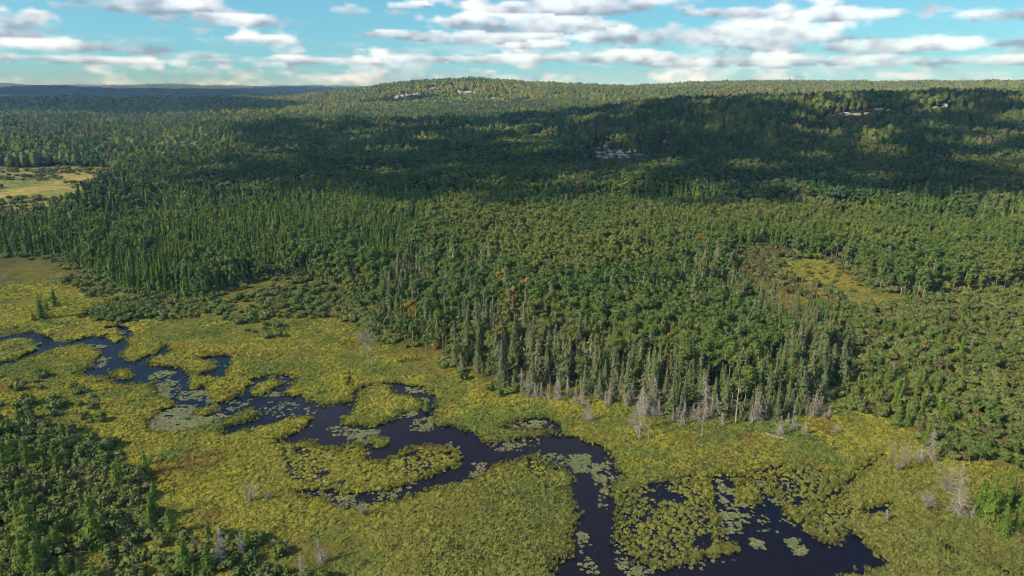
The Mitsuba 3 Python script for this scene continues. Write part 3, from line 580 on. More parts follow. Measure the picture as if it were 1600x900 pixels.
def trunk(h, r, seed=0, limbs=0, top=.04):
    rng = np.random.default_rng(seed)
    k = 4
    pts = np.array([[rng.normal(0, .012) * h * i / k, rng.normal(0, .012) * h * i / k, h * i / k - .3 * (i == 0)] for i in range(k + 1)])
    parts = [tube(pts[i], pts[i + 1], r + (top - r) * i / k, r + (top - r) * (i + 1) / k, 6) for i in range(k)]
    for _ in range(limbs):
        t = rng.uniform(.5, .9); a = rng.uniform(0, 6.28)
        p = pts[0] + (pts[-1] - pts[0]) * t
        L = h * rng.uniform(.12, .26)
        parts.append(tube(p, p + [math.cos(a) * L * .7, math.sin(a) * L * .7, L * .7], r * .4, r * .12, 4))
    return join(parts)


ICO0 = trimesh.creation.icosahedron()
ICO1 = trimesh.creation.icosphere(subdivisions=1)


def lump_mesh(c, rad, rng, ico=ICO0, rough=.22):
    v = np.array(ico.vertices) * (1 + rng.normal(0, rough, (len(ico.vertices), 1)))
    return v * np.asarray(rad) + c, np.array(ico.faces)


def broadleaf(h, cr, clumps, cards, seed, low=.38, leaf=.62, core=.72, flat=1.0):
    """Crown of leafy clumps spread through an ovoid, each a rough core with leaf sprays standing off it."""
    rng = np.random.default_rng(seed)
    parts = []
    ch = h * (1 - low) * .5 * flat
    cz = h - ch
    for k in range(clumps):
        t = rng.uniform(-.9, 1) if k else .95
        ring = math.sqrt(max(0, 1 - t * t * .9)) * (1.0 if t > -.3 else .8)
        a = k * 2.4 + rng.uniform(-.5, .5)
        d = ring * cr * rng.uniform(.35, .72)
        c = np.array([math.cos(a) * d, math.sin(a) * d, cz + t * ch * .78])
        s = cr * rng.uniform(.34, .54) * (1 - .2 * max(t, 0))
        rad = np.array([s, s, s * rng.uniform(.95, 1.35)])
        if core:
            parts.append(lump_mesh(c, rad * core, rng))
        u = rng.normal(size=(cards, 3)); u[:, 2] = np.abs(u[:, 2]) * .9 - .75 * rng.uniform(0, 1, cards)
        u /= np.linalg.norm(u, axis=1, keepdims=True)
        parts.append(tri_cards(c + u * rad * rng.uniform(.72, 1.1, (cards, 1)), u + rng.normal(0, .36, (cards, 3)), leaf, rng))
    return join(parts)


def small_crown(h, cr, low, cards, seed, leaf, pointed=0.):
    """A tree for the middle and far distance: a rough ovoid (or cone) core with sprays breaking its outline."""
    rng = np.random.default_rng(seed)
    v = np.array(ICO1.vertices) if cards > 30 else np.array(ICO0.vertices)
    f = np.array((ICO1 if cards > 30 else ICO0).faces)
    v = v * (1 + rng.normal(0, .16, (len(v), 1)))
    cz, ch = h * (1 + low) / 2, h * (1 - low) / 2

    def shape(u, k):
        t = np.clip((u[:, 2] + 1) / 2, 0, 1)
        w = (1 - pointed) + pointed * 1.25 * (1 - t) ** .8
        return np.stack([u[:, 0] * cr * w * k, u[:, 1] * cr * w * k, cz + u[:, 2] * ch * k], -1)
    parts = [(shape(v, .86), f)]
    if cards:
        u = rng.normal(size=(cards, 3)); u[:, 2] = u[:, 2] * .8 + .25
        u /= np.linalg.norm(u, axis=1, keepdims=True)
        parts.append(tri_cards(shape(u, 1.0) * 1.0, u + rng.normal(0, .34, (cards, 3)), leaf, rng))
    return join(parts)


def bush(h, r, clumps, cards, seed, leaf=.42):
    rng = np.random.default_rng(seed)
    parts = []
    for k in range(clumps):
        a = k * 2.4 + rng.uniform(-.6, .6); d = r * rng.uniform(.1, .72) * (k > 0)
        s = r * rng.uniform(.36, .56)
        c = np.array([math.cos(a) * d, math.sin(a) * d, h * rng.uniform(.42, .74) * (1 - .3 * d / r)])
        rad = np.array([s, s, min(s, h * .36)])
        parts.append(lump_mesh(c, rad * .75, rng))
        u = rng.normal(size=(cards, 3)); u[:, 2] = np.abs(u[:, 2]) - .3
        u /= np.linalg.norm(u, axis=1, keepdims=True)
        parts.append(tri_cards(c + u * rad * rng.uniform(.75, 1.15, (cards, 1)), u + rng.normal(0, .34, (cards, 3)), leaf, rng))
    return join(parts)


def stems(h, r, n, seed, rad=.04):
    rng = np.random.default_rng(seed)
    return join([tube([rng.normal(0, .1), rng.normal(0, .1), -.2], [math.cos(a) * r * .55, math.sin(a) * r * .55, h * rng.uniform(.55, .8)], rad, rad * .4, 4) for a in np.arange(n) * 6.283 / n])


def tussock(seed, blades=24, reed=False):
    """A dome of arching sedge blades over a low core; a reed is taller and more upright."""
    rng = np.random.default_rng(seed)
    v = np.array(ICO0.vertices) * (1 + rng.normal(0, .2, (12, 1))) * [.42, .42, .26] + [0, 0, .08]
    parts = [] if reed else [(v, np.array(ICO0.faces))]
    a = rng.uniform(0, 6.283, blades); el = rng.uniform(.7, 1.5, blades) if reed else rng.uniform(.15, 1.45, blades)
    d = np.stack([np.cos(a) * np.cos(el), np.sin(a) * np.cos(el), np.sin(el)], -1)
    base = np.stack([rng.normal(0, .16, blades), rng.normal(0, .16, blades), np.full(blades, -.05)], -1)
    L = rng.uniform(.5, .95, blades)[:, None] * (1.15 if reed else .82)
    side = np.stack([-np.sin(a + rng.normal(0, .5, blades)), np.cos(a), np.zeros(blades)], -1) * rng.uniform(.05, .12, (blades, 1))
    tip = base + d * L - np.array([0, 0, .14]) * (1 - np.sin(el))[:, None]
    mid = base + d * L * .55 + np.array([0, 0, .10]) * (1 - np.sin(el))[:, None]
    vv = np.stack([mid - side, mid + side, tip, base], 1).reshape(-1, 3)
    k = np.arange(blades)[:, None] * 4
    parts.append((vv, np.vstack([k + [0, 1, 2], k + [1, 0, 3]])))
    return join(parts)


def snag(h, style, seed):
    """Bare dead tree: (trunk, branches)."""
    rng = np.random.default_rng(seed)
    if style == 'bushy':
        n = 26
        st = [tube([rng.normal(0, .12), rng.normal(0, .12), -.2], [math.cos(a) * h * q, math.sin(a) * h * q, h * rng.uniform(.5, 1)], .05, .012, 3) for a, q in zip(rng.uniform(0, 6.28, n), rng.uniform(.05, .38, n))]
        tw = []
        for _ in range(90):
            a = rng.uniform(0, 6.28); q = rng.uniform(.05, .34) * h; z = h * rng.uniform(.25, .85)
            p = np.array([math.cos(a) * q, math.sin(a) * q, z])
            tw.append(tube(p, p + [math.cos(a) * .12 * h + rng.normal(0, .05 * h), math.sin(a) * .12 * h + rng.normal(0, .05 * h), rng.uniform(.02, .2) * h], .028, .01, 3))
        return join(st), join(tw)
    lean = rng.normal(0, .06, 2) * h
    tr = join([tube([0, 0, -.3], [lean[0] * .5, lean[1] * .5, h * .5], .045 + .011 * h, .03 + .007 * h, 5), tube([lean[0] * .5, lean[1] * .5, h * .5], [lean[0], lean[1], h], .03 + .007 * h, .02, 5)])
    n, wid, lo = {'fuzzy': (190, .21, .06), 'cone': (150, .34, .03), 'thin': (34, .10, .25), 'round': (95, .22, .42)}[style]
    br = []
    for _ in range(n):
        t = rng.uniform(lo, .98); a = rng.uniform(0, 6.28)
        taper = {'fuzzy': (1 - t) ** .6, 'cone': (1 - t) ** .9, 'thin': 1 - .5 * t, 'round': math.sin(math.pi * min(1, (t - .38) / .62)) ** .6 + .1}[style]
        L = max(.25, wid * h * taper * rng.uniform(.5, 1.3))
        p = np.array([lean[0] * t, lean[1] * t, t * h])
        up = {'fuzzy': rng.uniform(-.55, .1), 'cone': rng.uniform(-.7, -.1), 'thin': rng.uniform(-.3, .4), 'round': rng.uniform(.2, 1.1)}[style]
        e = p + [math.cos(a) * L, math.sin(a) * L, up * L]
        br.append(tube(p, e, .030 + .002 * h, .012, 3))
        if L > .6:
            for _ in range(3):
                m = p + (e - p) * rng.uniform(.4, .9); b = a + rng.uniform(-1.2, 1.2)
                br.append(tube(m, m + [math.cos(b) * L * .4, math.sin(b) * L * .4, rng.uniform(-.3, .2) * L], .018, .008, 3))
    return tr, join(br)


# ---------------------------------------------------------------- bookkeeping
COUNT = {}


def key_for(name):
    k = COUNT.get(name, 0); COUNT[name] = k + 1
    return name if k == 0 else f'{name}_{k:03d}'


def mat(x, y, z, rot, s, sz=None):
    c, d = math.cos(rot) * s, math.sin(rot) * s
    return T(np.array([[c, -d, 0, x], [d, c, 0, y], [0, 0, sz or s, z], [0, 0, 0, 1.]]))


def plant(name, parts, m, label, category, group=None):
    """One standing plant: parts = {part name: ply dict}."""
    k = key_for(name)
    for p, d in parts.items():
        scene[f'{k}__{p}'] = {**d, 'to_world': m}
    labels[k] = {'label': label, 'category': category}
    if group:
        labels[k]['group'] = group
    return k


# models near the camera, one unit tall when divided by their height: name -> list of (height, parts)
def crown(v, bsdf):
    return mikit.ply(v, bsdf)


NEAR = {
    'spruce_tree': [(10., {'crown': crown(conifer(10, r, 25, 9, 100 + i, bare=.05 + .03 * (i % 3), gappy=.14, droop=.5, sprays=4.2, spray=.29), 'spruce_needles'), 'trunk': mikit.ply(trunk(9.6, .13, i), 'bark')}) for i, r in enumerate((1.6, 1.25, 1.85, 1.4, 2.05, 1.15))],
    'conifer': [(10., {'crown': crown(conifer(10, r, 23, 9, 120 + i, bare=.06, gappy=.1, droop=.25, power=.8, sprays=4.4, spray=.32), 'stand_needles'), 'trunk': mikit.ply(trunk(9.6, .13, i), 'bark')}) for i, r in enumerate((1.7, 1.45, 1.95, 1.6, 1.3))],
    'larch_tree': [(10., {'crown': crown(conifer(10, r, 26, 11, 140 + i, bare=.03, gappy=.14, droop=-.05, power=.66, sprays=6.5, spray=.33), 'larch_needles'), 'trunk': mikit.ply(trunk(9.6, .12, i), 'bark')}) for i, r in enumerate((2.4, 2.0, 2.7, 2.2))],
    'aspen_tree': [(10., {'crown': crown(broadleaf(10, r, 13, 50, 160 + i, low=l, leaf=.33, core=.6), 'aspen_leaves'), 'trunk': mikit.ply(trunk(8.6, .11, i, 5), 'pale_bark')}) for i, (r, l) in enumerate(((2.3, .35), (2.8, .4), (2.0, .3), (2.6, .45), (2.2, .25)))],
    'shrub': [(2., {'foliage': crown(bush(2, r, 7, 34, 180 + i, .3), 'shrub_leaves'), 'stem': mikit.ply(stems(2, r, 5, i), 'bark')}) for i, r in enumerate((1.5, 1.3, 1.7, 1.15, 1.4))],
    'brown_shrub': [(2., {'foliage': crown(bush(2, r, 7, 34, 190 + i, .3), 'brown_leaves'), 'stem': mikit.ply(stems(2, r, 5, i), 'bark')}) for i, r in enumerate((1.5, 1.3))],
}
for nm, b in (('red_tree', 'red_leaves'), ('orange_tree', 'orange_leaves')):
    NEAR[nm] = [(h, {'crown': {**p['crown'], 'bsdf': {'type': 'ref', 'id': b}}, 'trunk': p['trunk']}) for h, p in NEAR['aspen_tree'][:3]]

# lighter models for everything that stands farther back (instanced)
MODELS = {}


def model(name, h, entries):
    k = f'{name}_model_{sum(1 for q in MODELS if q.startswith(name + "_model"))}'
    scene[k] = {'type': 'shapegroup', **entries}
    MODELS[k] = h
    return k


MID = {
    'spruce_tree': [model('spruce', 10., {'crown': mikit.ply(conifer(10, r, 13, 6, 200 + i, bare=.05, gappy=.1, droop=.45, sprays=2.2, spray=.62), 'spruce_needles')}) for i, r in enumerate((1.5, 1.2, 1.8))],
    'conifer': [model('conifer', 10., {'crown': mikit.ply(conifer(10, r, 12, 6, 220 + i, bare=.05, gappy=.06, droop=.25, sprays=2.2, spray=.72, power=.75), 'stand_needles')}) for i, r in enumerate((1.8, 1.5, 2.0))],
    'aspen_tree': [model('aspen', 10., {'crown': mikit.ply(broadleaf(10, r, 8, 24, 240 + i, low=.28, leaf=.48, core=.62), 'aspen_leaves'), 'trunk': mikit.ply(trunk(8, .13, i), 'pale_bark')}) for i, r in enumerate((2.1, 2.7, 1.7))],
    'wood': [model('wood', 10., {'crown': mikit.ply(broadleaf(10, r, 7, 20, 260 + i, low=.2, leaf=.56, core=.65), 'wood_leaves')}) for i, r in enumerate((2.2, 2.9, 1.7))],
    'hill': [model('hill_pine', 10., {'crown': mikit.ply(conifer(10, r, 10, 6, 280 + i, bare=.12, gappy=.12, droop=.1, sprays=2.2, spray=.95, power=.55), 'hill_needles')}) for i, r in enumerate((2.1, 1.8, 2.4))],
    'shrub': [model('shrub', 2., {'foliage': mikit.ply(bush(2, r, 6, 18, 300 + i, .38), 'shrub_leaves')}) for i, r in enumerate((1.5, 1.25, 1.7))],
    'brown_shrub': [model('brown_shrub', 2., {'foliage': mikit.ply(bush(2, r, 6, 18, 310 + i, .38), 'brown_leaves')}) for i, r in enumerate((1.5, 1.25))],
    'larch_tree': [model('larch', 10., {'crown': mikit.ply(conifer(10, r, 14, 8, 320 + i, bare=.04, gappy=.08, droop=.0, sprays=2.6, spray=.5), 'larch_needles')}) for i, r in enumerate((2.2, 1.8))],
    'orange_tree': [model('orange', 10., {'crown': mikit.ply(broadleaf(10, 2.2, 7, 13, 330, low=.3, leaf=.8), 'orange_leaves')})],
    'red_tree': [model('red', 10., {'crown': mikit.ply(broadleaf(10, 2.2, 7, 13, 331, low=.3, leaf=.8), 'red_leaves')})],
}


def grove(kinds, s, n, seed, hmean, cards, leafs):
    """A patch of n x n far trees as one model; kinds: (bsdf, share, pointed, radius, low)."""
    rng = np.random.default_rng(seed)
    parts = {}
    share = np.array([k[1] for k in kinds]); share = share / share.sum()
    for a in range(n):
        for b in range(n):
            bs, _, pt, r, lo = kinds[rng.choice(len(kinds), p=share)]
            h = hmean * rng.uniform(.72, 1.22)
            v, f = small_crown(h, r * rng.uniform(.85, 1.2), lo, cards, rng.integers(1 << 30), leafs, pt)
            o = np.array([(a - (n - 1) / 2 + rng.uniform(-.42, .42)) * s, (b - (n - 1) / 2 + rng.uniform(-.42, .42)) * s, -.5])
            parts.setdefault(bs, []).append((v + o, f))
    return {f'crown_{i}': mikit.ply(join(p), bs) for i, (bs, p) in enumerate(sorted(parts.items()))}


W, HN, FL, FN = 'wood_leaves', 'hill_needles', 'far_leaves', 'far_needles'
G1 = 6.2   # spacing of trees in groves of the second ring
GROVES = {
    'wood': [model('wood_grove', 1., grove([(W, .7, .0, 3.6, .15), ('stand_needles', .5, .9, 2.3, .05), ('brown_leaves', .05, 0, 3.2, .2)], G1, 4, 400 + i, 14.5, 34, 1.5)) for i in range(4)],
    'hill': [model('hill_grove', 1., grove([(HN, .55, .75, 2.9, .08), (W, .38, .0, 3.6, .15), ('brown_leaves', .07, 0, 3.2, .2)], G1, 4, 420 + i, 14.5, 34, 1.5)) for i in range(4)],
    'far': [model('far_grove', 1., grove([(FL, .78, .0, 5.4, .1), (FN, .22, .8, 3.8, .05)], 9.5, 4, 440 + i, 15, 14, 2.6)) for i in range(4)],
    'far_dark': [model('far_dark_grove', 1., grove([(FN, .62, .75, 4.4, .05), (FL, .38, .0, 5.0, .1)], 9.5, 4, 460 + i, 15, 14, 2.6)) for i in range(4)],
}
INST = {}


def copy_of(stuff, m, key):
    k = INST.get(stuff, 0) + 1; INST[stuff] = k
    scene[f'{stuff}__{k:03d}'] = {'type': 'instance', 'group': {'type': 'ref', 'id': m[0]}, 'to_world': key}


# ---------------------------------------------------------------- rock outcrops
ROCK_SPOTS = []
ROCK_BALL = trimesh.creation.icosphere(subdivisions=2)
for i, (x, y, w, h) in enumerate(ROCKS):
    rng = np.random.default_rng(900 + i)
    k = key_for('rock_outcrop')
    near = 600 < y < 1000
    nb = max(5, int(w * 1.0)) if near else max(4, int(w / 3.5))
    for q in range(nb):
        u = (q + .5) / nb - .5
        if near:
            c = np.array([rng.normal(0, .5) * w, rng.uniform(-26, 20), .2])
            s = np.array([rng.uniform(1.4, 5.5), rng.uniform(1.1, 3.4), rng.uniform(.8, 2.3)])
        else:
            c = np.array([u * w + rng.normal(0, 2), rng.normal(-6, 9), 0])
            s = np.array([rng.uniform(1.8, 6.5), rng.uniform(2, 5), h * rng.uniform(.18, .75)])
        v = np.array(ROCK_BALL.vertices)
        v = np.sign(v) * np.abs(v) ** .6
        v = v * (1 + .45 * (meshkit.fbm(v * 1.7 + q * 3 + i, 3, 4) - .5)[:, None])
        v[:, 2] = .5 * v[:, 2] + .5 * np.round(v[:, 2] * 3) / 3
        sl = float(terrain(x + c[0], y + c[1]))
        scene[f'{k}__boulder' + (f'_{q:03d}' if q else '')] = mikit.ply((v * s + c + [x, y, sl - .2 - c[2] * near], ROCK_BALL.faces), 'rock')
    ROCK_SPOTS.append((x, y, w * .55, h))
    labels[k] = {'label': ROCK_LABELS[i], 'category': 'rock'}

# ---------------------------------------------------------------- woods: where each tree stands
def grid(s, x0, x1, y0, y1, jit=.42):
    xs, ys = np.meshgrid(np.arange(x0, x1, s), np.arange(y0, y1, s * .87))
    xs = xs + (np.arange(xs.shape[0])[:, None] % 2) * s / 2
    x = (xs + R(-jit, jit, xs.shape) * s).ravel(); y = (ys + R(-jit, jit, ys.shape) * s).ravel()
    r = np.hypot(x, y); a = np.degrees(np.arctan2(x, y))
    ok = (np.abs(a) < 41) | ((np.abs(a) < 47) & (r < 430))
    return x[ok], y[ok], r[ok]


# what the camera's surroundings can see of the land: running greatest elevation angle per azimuth
AZB = np.linspace(-43, 43, 345); DB = np.geomspace(100, 9000, 420)
_ax, _dx = np.meshgrid(np.radians(AZB), DB, indexing='ij')
_tz = terrain(_dx * np.sin(_ax), _dx * np.cos(_ax)) + np.where(_dx > 420, 7, 0)
_el = np.maximum.accumulate((_tz - 75) / _dx, axis=1)
VIEW = RegularGridInterpolator((AZB, np.log(DB)), _el, bounds_error=False, fill_value=None)


def seen(x, y, top):
    r = np.hypot(x, y); a = np.degrees(np.arctan2(x, y))
    horizon = VIEW(np.stack([np.clip(a, -43, 43), np.log(np.clip(r - 25, 101, 8900))], -1))
    return (terrain(x, y) + top - 75) / r > horizon - .003


def off_rocks(x, y):
    ok = np.ones(len(x), bool)
    for rx, ry, w, h in ROCK_SPOTS:
        d = ry / math.hypot(rx, ry)
        ux, uy = rx / math.hypot(rx, ry), d
        along = (x - rx) * ux + (y - ry) * uy; across = (x - rx) * uy - (y - ry) * ux
        front = 92 if ry < 1000 else 84
        ok &= ~((np.abs(across) < w * 1.0 + 1) & (along > -front) & (along < h + 2)) | ((ry < 1000) & (R(0, 1, len(x)) < .06))
    return ok


def r_open(shape, X, Y, reach=(8, 16, 24, 32, 40)):
    n = math.hypot(X, Y)
    return any(shapely.contains_xy(shape, X * (n + k) / n, Y * (n + k) / n) for k in reach)


BARE = [shapely.Polygon(p).buffer(0) for p in CLEARINGS + MEADOW]
BRUSHY = shapely.Polygon(BROWN_BRUSH).buffer(0)
near_list = []        # (species, x, y, height)
x, y, r = grid(3.25, -330, 330, 120, 470)
ok = (r < 430) & shapely.contains_xy(FOREST_SHAPE, x, y)
for b in BARE:
    ok &= ~shapely.contains_xy(b.buffer(2), x, y)
ok &= ~inside(THICKET, x, y) & ~inside(BROWN_BRUSH, x, y)
x, y, r = x[ok], y[ok], r[ok]
edge = shapely.distance(shapely.LineString(FOREST_EDGE), shapely.points(x, y))
n1 = meshkit.fbm(np.stack([x / 38, y / 38, 0 * x], -1), 3, 61); n2 = meshkit.fbm(np.stack([x / 60, y / 60, 0 * x], -1), 3, 62)
n3 = meshkit.fbm(np.stack([x / 11, y / 11, 0 * x], -1), 2, 63)
for i in range(len(x)):
    X, Y, rv = x[i], y[i], R()
    if X > -48 and Y < 330 - .2 * max(0, X):        # the stand beside the stream
        pc = np.clip(.86 - (edge[i] - 20) / 40 + (n1[i] - .5) * 2.0 - .35 * (X < -14), .10, .93)
        sp = 'spruce_tree' if rv < pc else 'aspen_tree'
        h = R(6, 11.5) + 5 * R() ** 2 if sp == 'spruce_tree' else R(6, 10) + 6.5 * max(0, n2[i] - .2)
        if edge[i] < 6:
            h *= R(.45, .9)
        if rv < (.3 if edge[i] < 3 else .13 * (n3[i] < .6)):
            continue
    elif X <= -48 and r[i] < 440:
        pc = np.clip(.92 + (n1[i] - .5) * 1.8 - .004 * max(0, r[i] - 380), .15, .98)
        sp = 'conifer' if rv < pc else 'aspen_tree'
        h = R(7.5, 13.5)
        if X > -95 and edge[i] < 30 and n2[i] > .52:
            sp = 'aspen_tree'
        if edge[i] < 7:
            h *= R(.4, .9)
    else:
        sp = 'aspen_tree' if rv < .62 + (n1[i] - .5) * 2 else 'conifer'
        h = R(6.5, 11) + 6 * max(0, n2[i] - .2)
    if n3[i] > .87 and sp == 'aspen_tree' and rv > .5:
        sp = 'orange_tree'
    near_list.append((sp, X, Y, h))
# thicket and small trees on the right, brush round the clearing
x, y, r = grid(2.5, 60, 330, 100, 330)
ok = inside(THICKET, x, y) & (r < 430) & ~inside(CLEARINGS, x, y)
x, y = x[ok], y[ok]
n1 = meshkit.fbm(np.stack([x / 16, y / 16, 0 * x], -1), 3, 71)
for i in range(len(x)):
    rv = R()
    if rv < .14:
        continue
    if n1[i] > .56 and rv < .6:
        near_list.append(('larch_tree' if rv < .28 else 'conifer', x[i], y[i], R(3, 6.5)))
    elif n1[i] < .36 and rv < .5:
        near_list.append(('aspen_tree', x[i], y[i], R(3, 6)))
    else:
        near_list.append(('brown_shrub' if rv > .92 else 'shrub', x[i], y[i], R(1.4, 3.3)))
x, y, r = grid(2.6, 60, 200, 230, 380)
ok = inside(BROWN_BRUSH, x, y) & ~inside(CLEARINGS, x, y)
for X, Y in zip(x[ok], y[ok]):
    near_list.append(('brown_shrub' if R() < .6 else 'shrub', X, Y, R(1.6, 3.4)))
for c in CLEARINGS:
    x, y, r = grid(3.4, 60, 220, 190, 330)
    ok = inside(c, x, y)
    for X, Y in zip(x[ok], y[ok]):
        if R() < .42 * (meshkit.noise(np.array([X / 12, Y / 12, 0]), 3) > .45):
            near_list.append(('shrub', X, Y, R(.7, 1.9)))
# alder and willow bushes in the lower left corner and in belts before the wood
x, y, r = grid(2.1, -140, -15, 84, 170)
ok = inside(SHRUB_CORNER, x, y)
for X, Y in zip(x[ok], y[ok]):
    if R() < .70 - .2 * (X > -62):
        near_list.append(('shrub', X, Y, R(1.1, 2.6) + R(0, 1.2) * (X < -70)))
for _ in range(46):
    X, Y = R(-118, -70), R(88, 150)
    if shapely.contains_xy(shapely.Polygon(SHRUB_CORNER), X, Y) and X < -.72 * Y:
        near_list.append(('larch_tree' if R() < .6 else 'conifer', X, Y, R(3.5, 7.5)))
for _ in range(60):
    X, Y = R(-100, -44), R(88, 126)
    if shapely.contains_xy(shapely.Polygon(SHRUB_CORNER), X, Y) and R() < .75:
        near_list.append(('larch_tree', X, Y, R(2.4, 6.0)))
x, y, r = grid(2.4, -230, -15, 100, 300)
for q, dens in zip(SHRUB_BELTS, (.85, .62, .3, .5, .3)):
    ok = inside(q, x, y)
    for X, Y in zip(x[ok], y[ok]):
        if R() < dens:
            near_list.append(('shrub', X, Y, R(1.1, 2.9)))
_E = shapely.LineString(FOREST_EDGE)
for c in CLEARINGS:
    _C = shapely.Polygon(c).buffer(1.5).boundary
    for t in R(0, _C.length, int(_C.length * .75)):
        p = shapely.line_interpolate_point(_C, t)
        near_list.append(('shrub' if R() < .85 else 'brown_shrub', p.x + RNG.normal(0, 1.6), p.y + RNG.normal(0, 1.6), R(1.2, 3.8)))
for t in R(0, _E.length, 620):
    p = shapely.line_interpolate_point(_E, t)
    if p.y > 160 and (p.x < -40 or R() < .35):
        near_list.append(('shrub', p.x + RNG.normal(0, 2.2), p.y + RNG.normal(-.5, 2.2), R(1., 2.8)))
near_list = [q for q in near_list if not shapely.contains_xy(WATER_SHAPE, q[1], q[2])]
NX = np.array([q[1] for q in near_list]); NY = np.array([q[2] for q in near_list])
near_list = [q for q, b in zip(near_list, off_rocks(NX, NY)) if b]
_open = shapely.union_all(BARE + [BRUSHY]).buffer(0)
shapely.prepare(_open)
for i, (sp, X, Y, h) in enumerate(near_list):
    if h > 4 and r_open(_open, X, Y):
        near_list[i] = (sp, X, Y, R(2.6, 4.8))

# ---------------------------------------------------------------- the nearest of each kind become things, the rest one mass per kind
def from_camera(x, y, h):
    return h / math.hypot(math.hypot(x, y), 75)


THINGS = 290
_a, _b = snag(10, 'fuzzy', 333)
GREY = model('grey_snag', 10., {'wood': mikit.ply(join([_a, _b]), 'dead_wood')})
DEAD_BOUGHS = [mikit.ply(snag(6, 'fuzzy', 340 + i)[1], 'dead_wood') for i in range(4)]
by_kind = {}
for q in near_list:
    by_kind.setdefault(q[0], []).append(q)
for sp, qs in by_kind.items():
    infr = [abs(math.degrees(math.atan2(q[1], q[2] + 18))) < 37 and q[2] > 90 for q in qs]
    order = sorted(range(len(qs)), key=lambda i: -from_camera(*qs[i][1:]) * infr[i])
    chosen = set(i for i in order[:THINGS if sp in ('spruce_tree', 'aspen_tree', 'conifer') else 250 if sp == 'shrub' else 40 if sp == 'brown_shrub' else 150] if infr[i])
    for i, (s_, X, Y, h) in enumerate(qs):
        z = float(terrain(X, Y)) - .15
        rot = R(0, 6.28)
        if sp == 'aspen_tree' and i not in chosen and R() < .012:
            copy_of('woodland', (GREY,), mat(X, Y, z, rot, h / 10 * R(.8, 1.1)))
            continue
        if i in chosen:
            mh, parts = NEAR[sp][RNG.integers(len(NEAR[sp]))]
            lab, cat, grp, nm = describe(sp, X, Y, h)
            k = h / mh
            if sp == 'spruce_tree' and X > -12 and shapely.distance(_E, shapely.Point(X, Y)) < 9 and R() < .6:
                parts = {**parts, 'dead_bough': DEAD_BOUGHS[RNG.integers(4)]}
            plant(nm, parts, mat(X, Y, z, rot, (k * (R(1.1, 1.5) if sp == 'spruce_tree' else R(.9, 1.2)) if mh > 5 else .55 + .45 * k), k), lab, cat, grp)
        else:
            ms = MID[sp]; m = ms[RNG.integers(len(ms))]
            k = h / MODELS[m]
            copy_of({'shrub': 'brush', 'brown_shrub': 'brush'}.get(sp, 'woodland'), (m,), mat(X, Y, z, rot, k * R(.9, 1.2) if MODELS[m] > 5 else .55 + .45 * k, k))

# landmark trees
for i, (X, Y, h) in enumerate(LARCHES):
    mh, parts = NEAR['larch_tree'][i % 4]
    k = h / mh
    plant('larch_tree', parts, mat(X, Y, float(terrain(X, Y)) - .1, i * 1.3, k * (1.0 if h > 6 else 1.2), k), LARCH_LABELS[i], 'larch')
for i, (X, Y, h) in enumerate(MARSH_SPRUCES[:4]):
    mh, parts = NEAR['conifer'][i % 5]
    k = h / mh
    plant('spruce_tree', parts, mat(X, Y, float(terrain(X, Y)) - .1, i * 1.7, k * 1.7, k), MARSH_SPRUCE_LABELS[i], 'spruce')
for nm, X, Y, h, lab in LONE_TREES:
    mh, parts = NEAR[nm][0]
    k = h / mh
    plant('maple_tree' if nm == 'red_tree' else 'aspen_tree', parts, mat(X, Y, float(terrain(X, Y)) - .1, 1., k * 1.1, k), lab, 'tree')
for i, (X, Y, h, st) in enumerate(SNAGS):
    a, b = snag(h * 1.04, st, 700 + i)
    plant('dead_tree', {'trunk': mikit.ply(a, 'dead_wood'), 'branches': mikit.ply(b, 'dead_wood')}, mat(X, Y, float(terrain(X, Y)) - .1, 0, 1), SNAG_LABELS[i], 'dead tree')
FRINGE = [(mikit.ply(a, 'dead_wood'), mikit.ply(b, 'dead_wood'), h) for h, (a, b) in ((h, snag(h, st, 800 + i)) for i, (h, st) in enumerate(((4., 'fuzzy'), (5.2, 'cone'), (3.2, 'fuzzy'), (6., 'thin'), (4.5, 'thin'), (3.6, 'fuzzy'))))]
for t in R(0, _E.length, 420):
    p = shapely.line_interpolate_point(_E, t)
    if not (0 < p.x < 76 and p.y < 190) or COUNT.get('dead_tree', 0) > 92:
        continue
    a, b, h = FRINGE[RNG.integers(6)]
    X, Y = p.x + RNG.normal(0, 1.2), p.y + RNG.normal(-.6, 1.6)
    side = X / (Y + 22)
    where = 'left end, near the pale row' if side < .11 else 'middle, by the tallest pale cluster' if side < .2 else 'right end, towards the fallen log'
    plant('dead_tree', {'trunk': a, 'branches': b}, mat(X, Y, float(terrain(X, Y)) - .1, R(0, 6.28), R(.75, 1.2)), f'short grey dead spruce in the fringe of the stand, {where}', 'dead tree', f'grey dead fringe of the stand, {where}')
(ax, ay, _), (bx, by, _) = LOGS
scene['fallen_log'] = mikit.ply(join([tube([ax, ay, .75], [bx, by, .5], .2, .07, 7)] + [tube([ax + (bx - ax) * t, ay + (by - ay) * t, .65], [ax + (bx - ax) * t + q, ay + (by - ay) * t - .4, 1.3], .05, .02, 4) for t, q in ((.3, .5), (.5, -.4), (.65, .4), (.8, .3))]), 'dead_wood')
labels['fallen_log'] = {'label': 'pale bare log lying on the marsh in front of the dark spruces', 'category': 'log'}
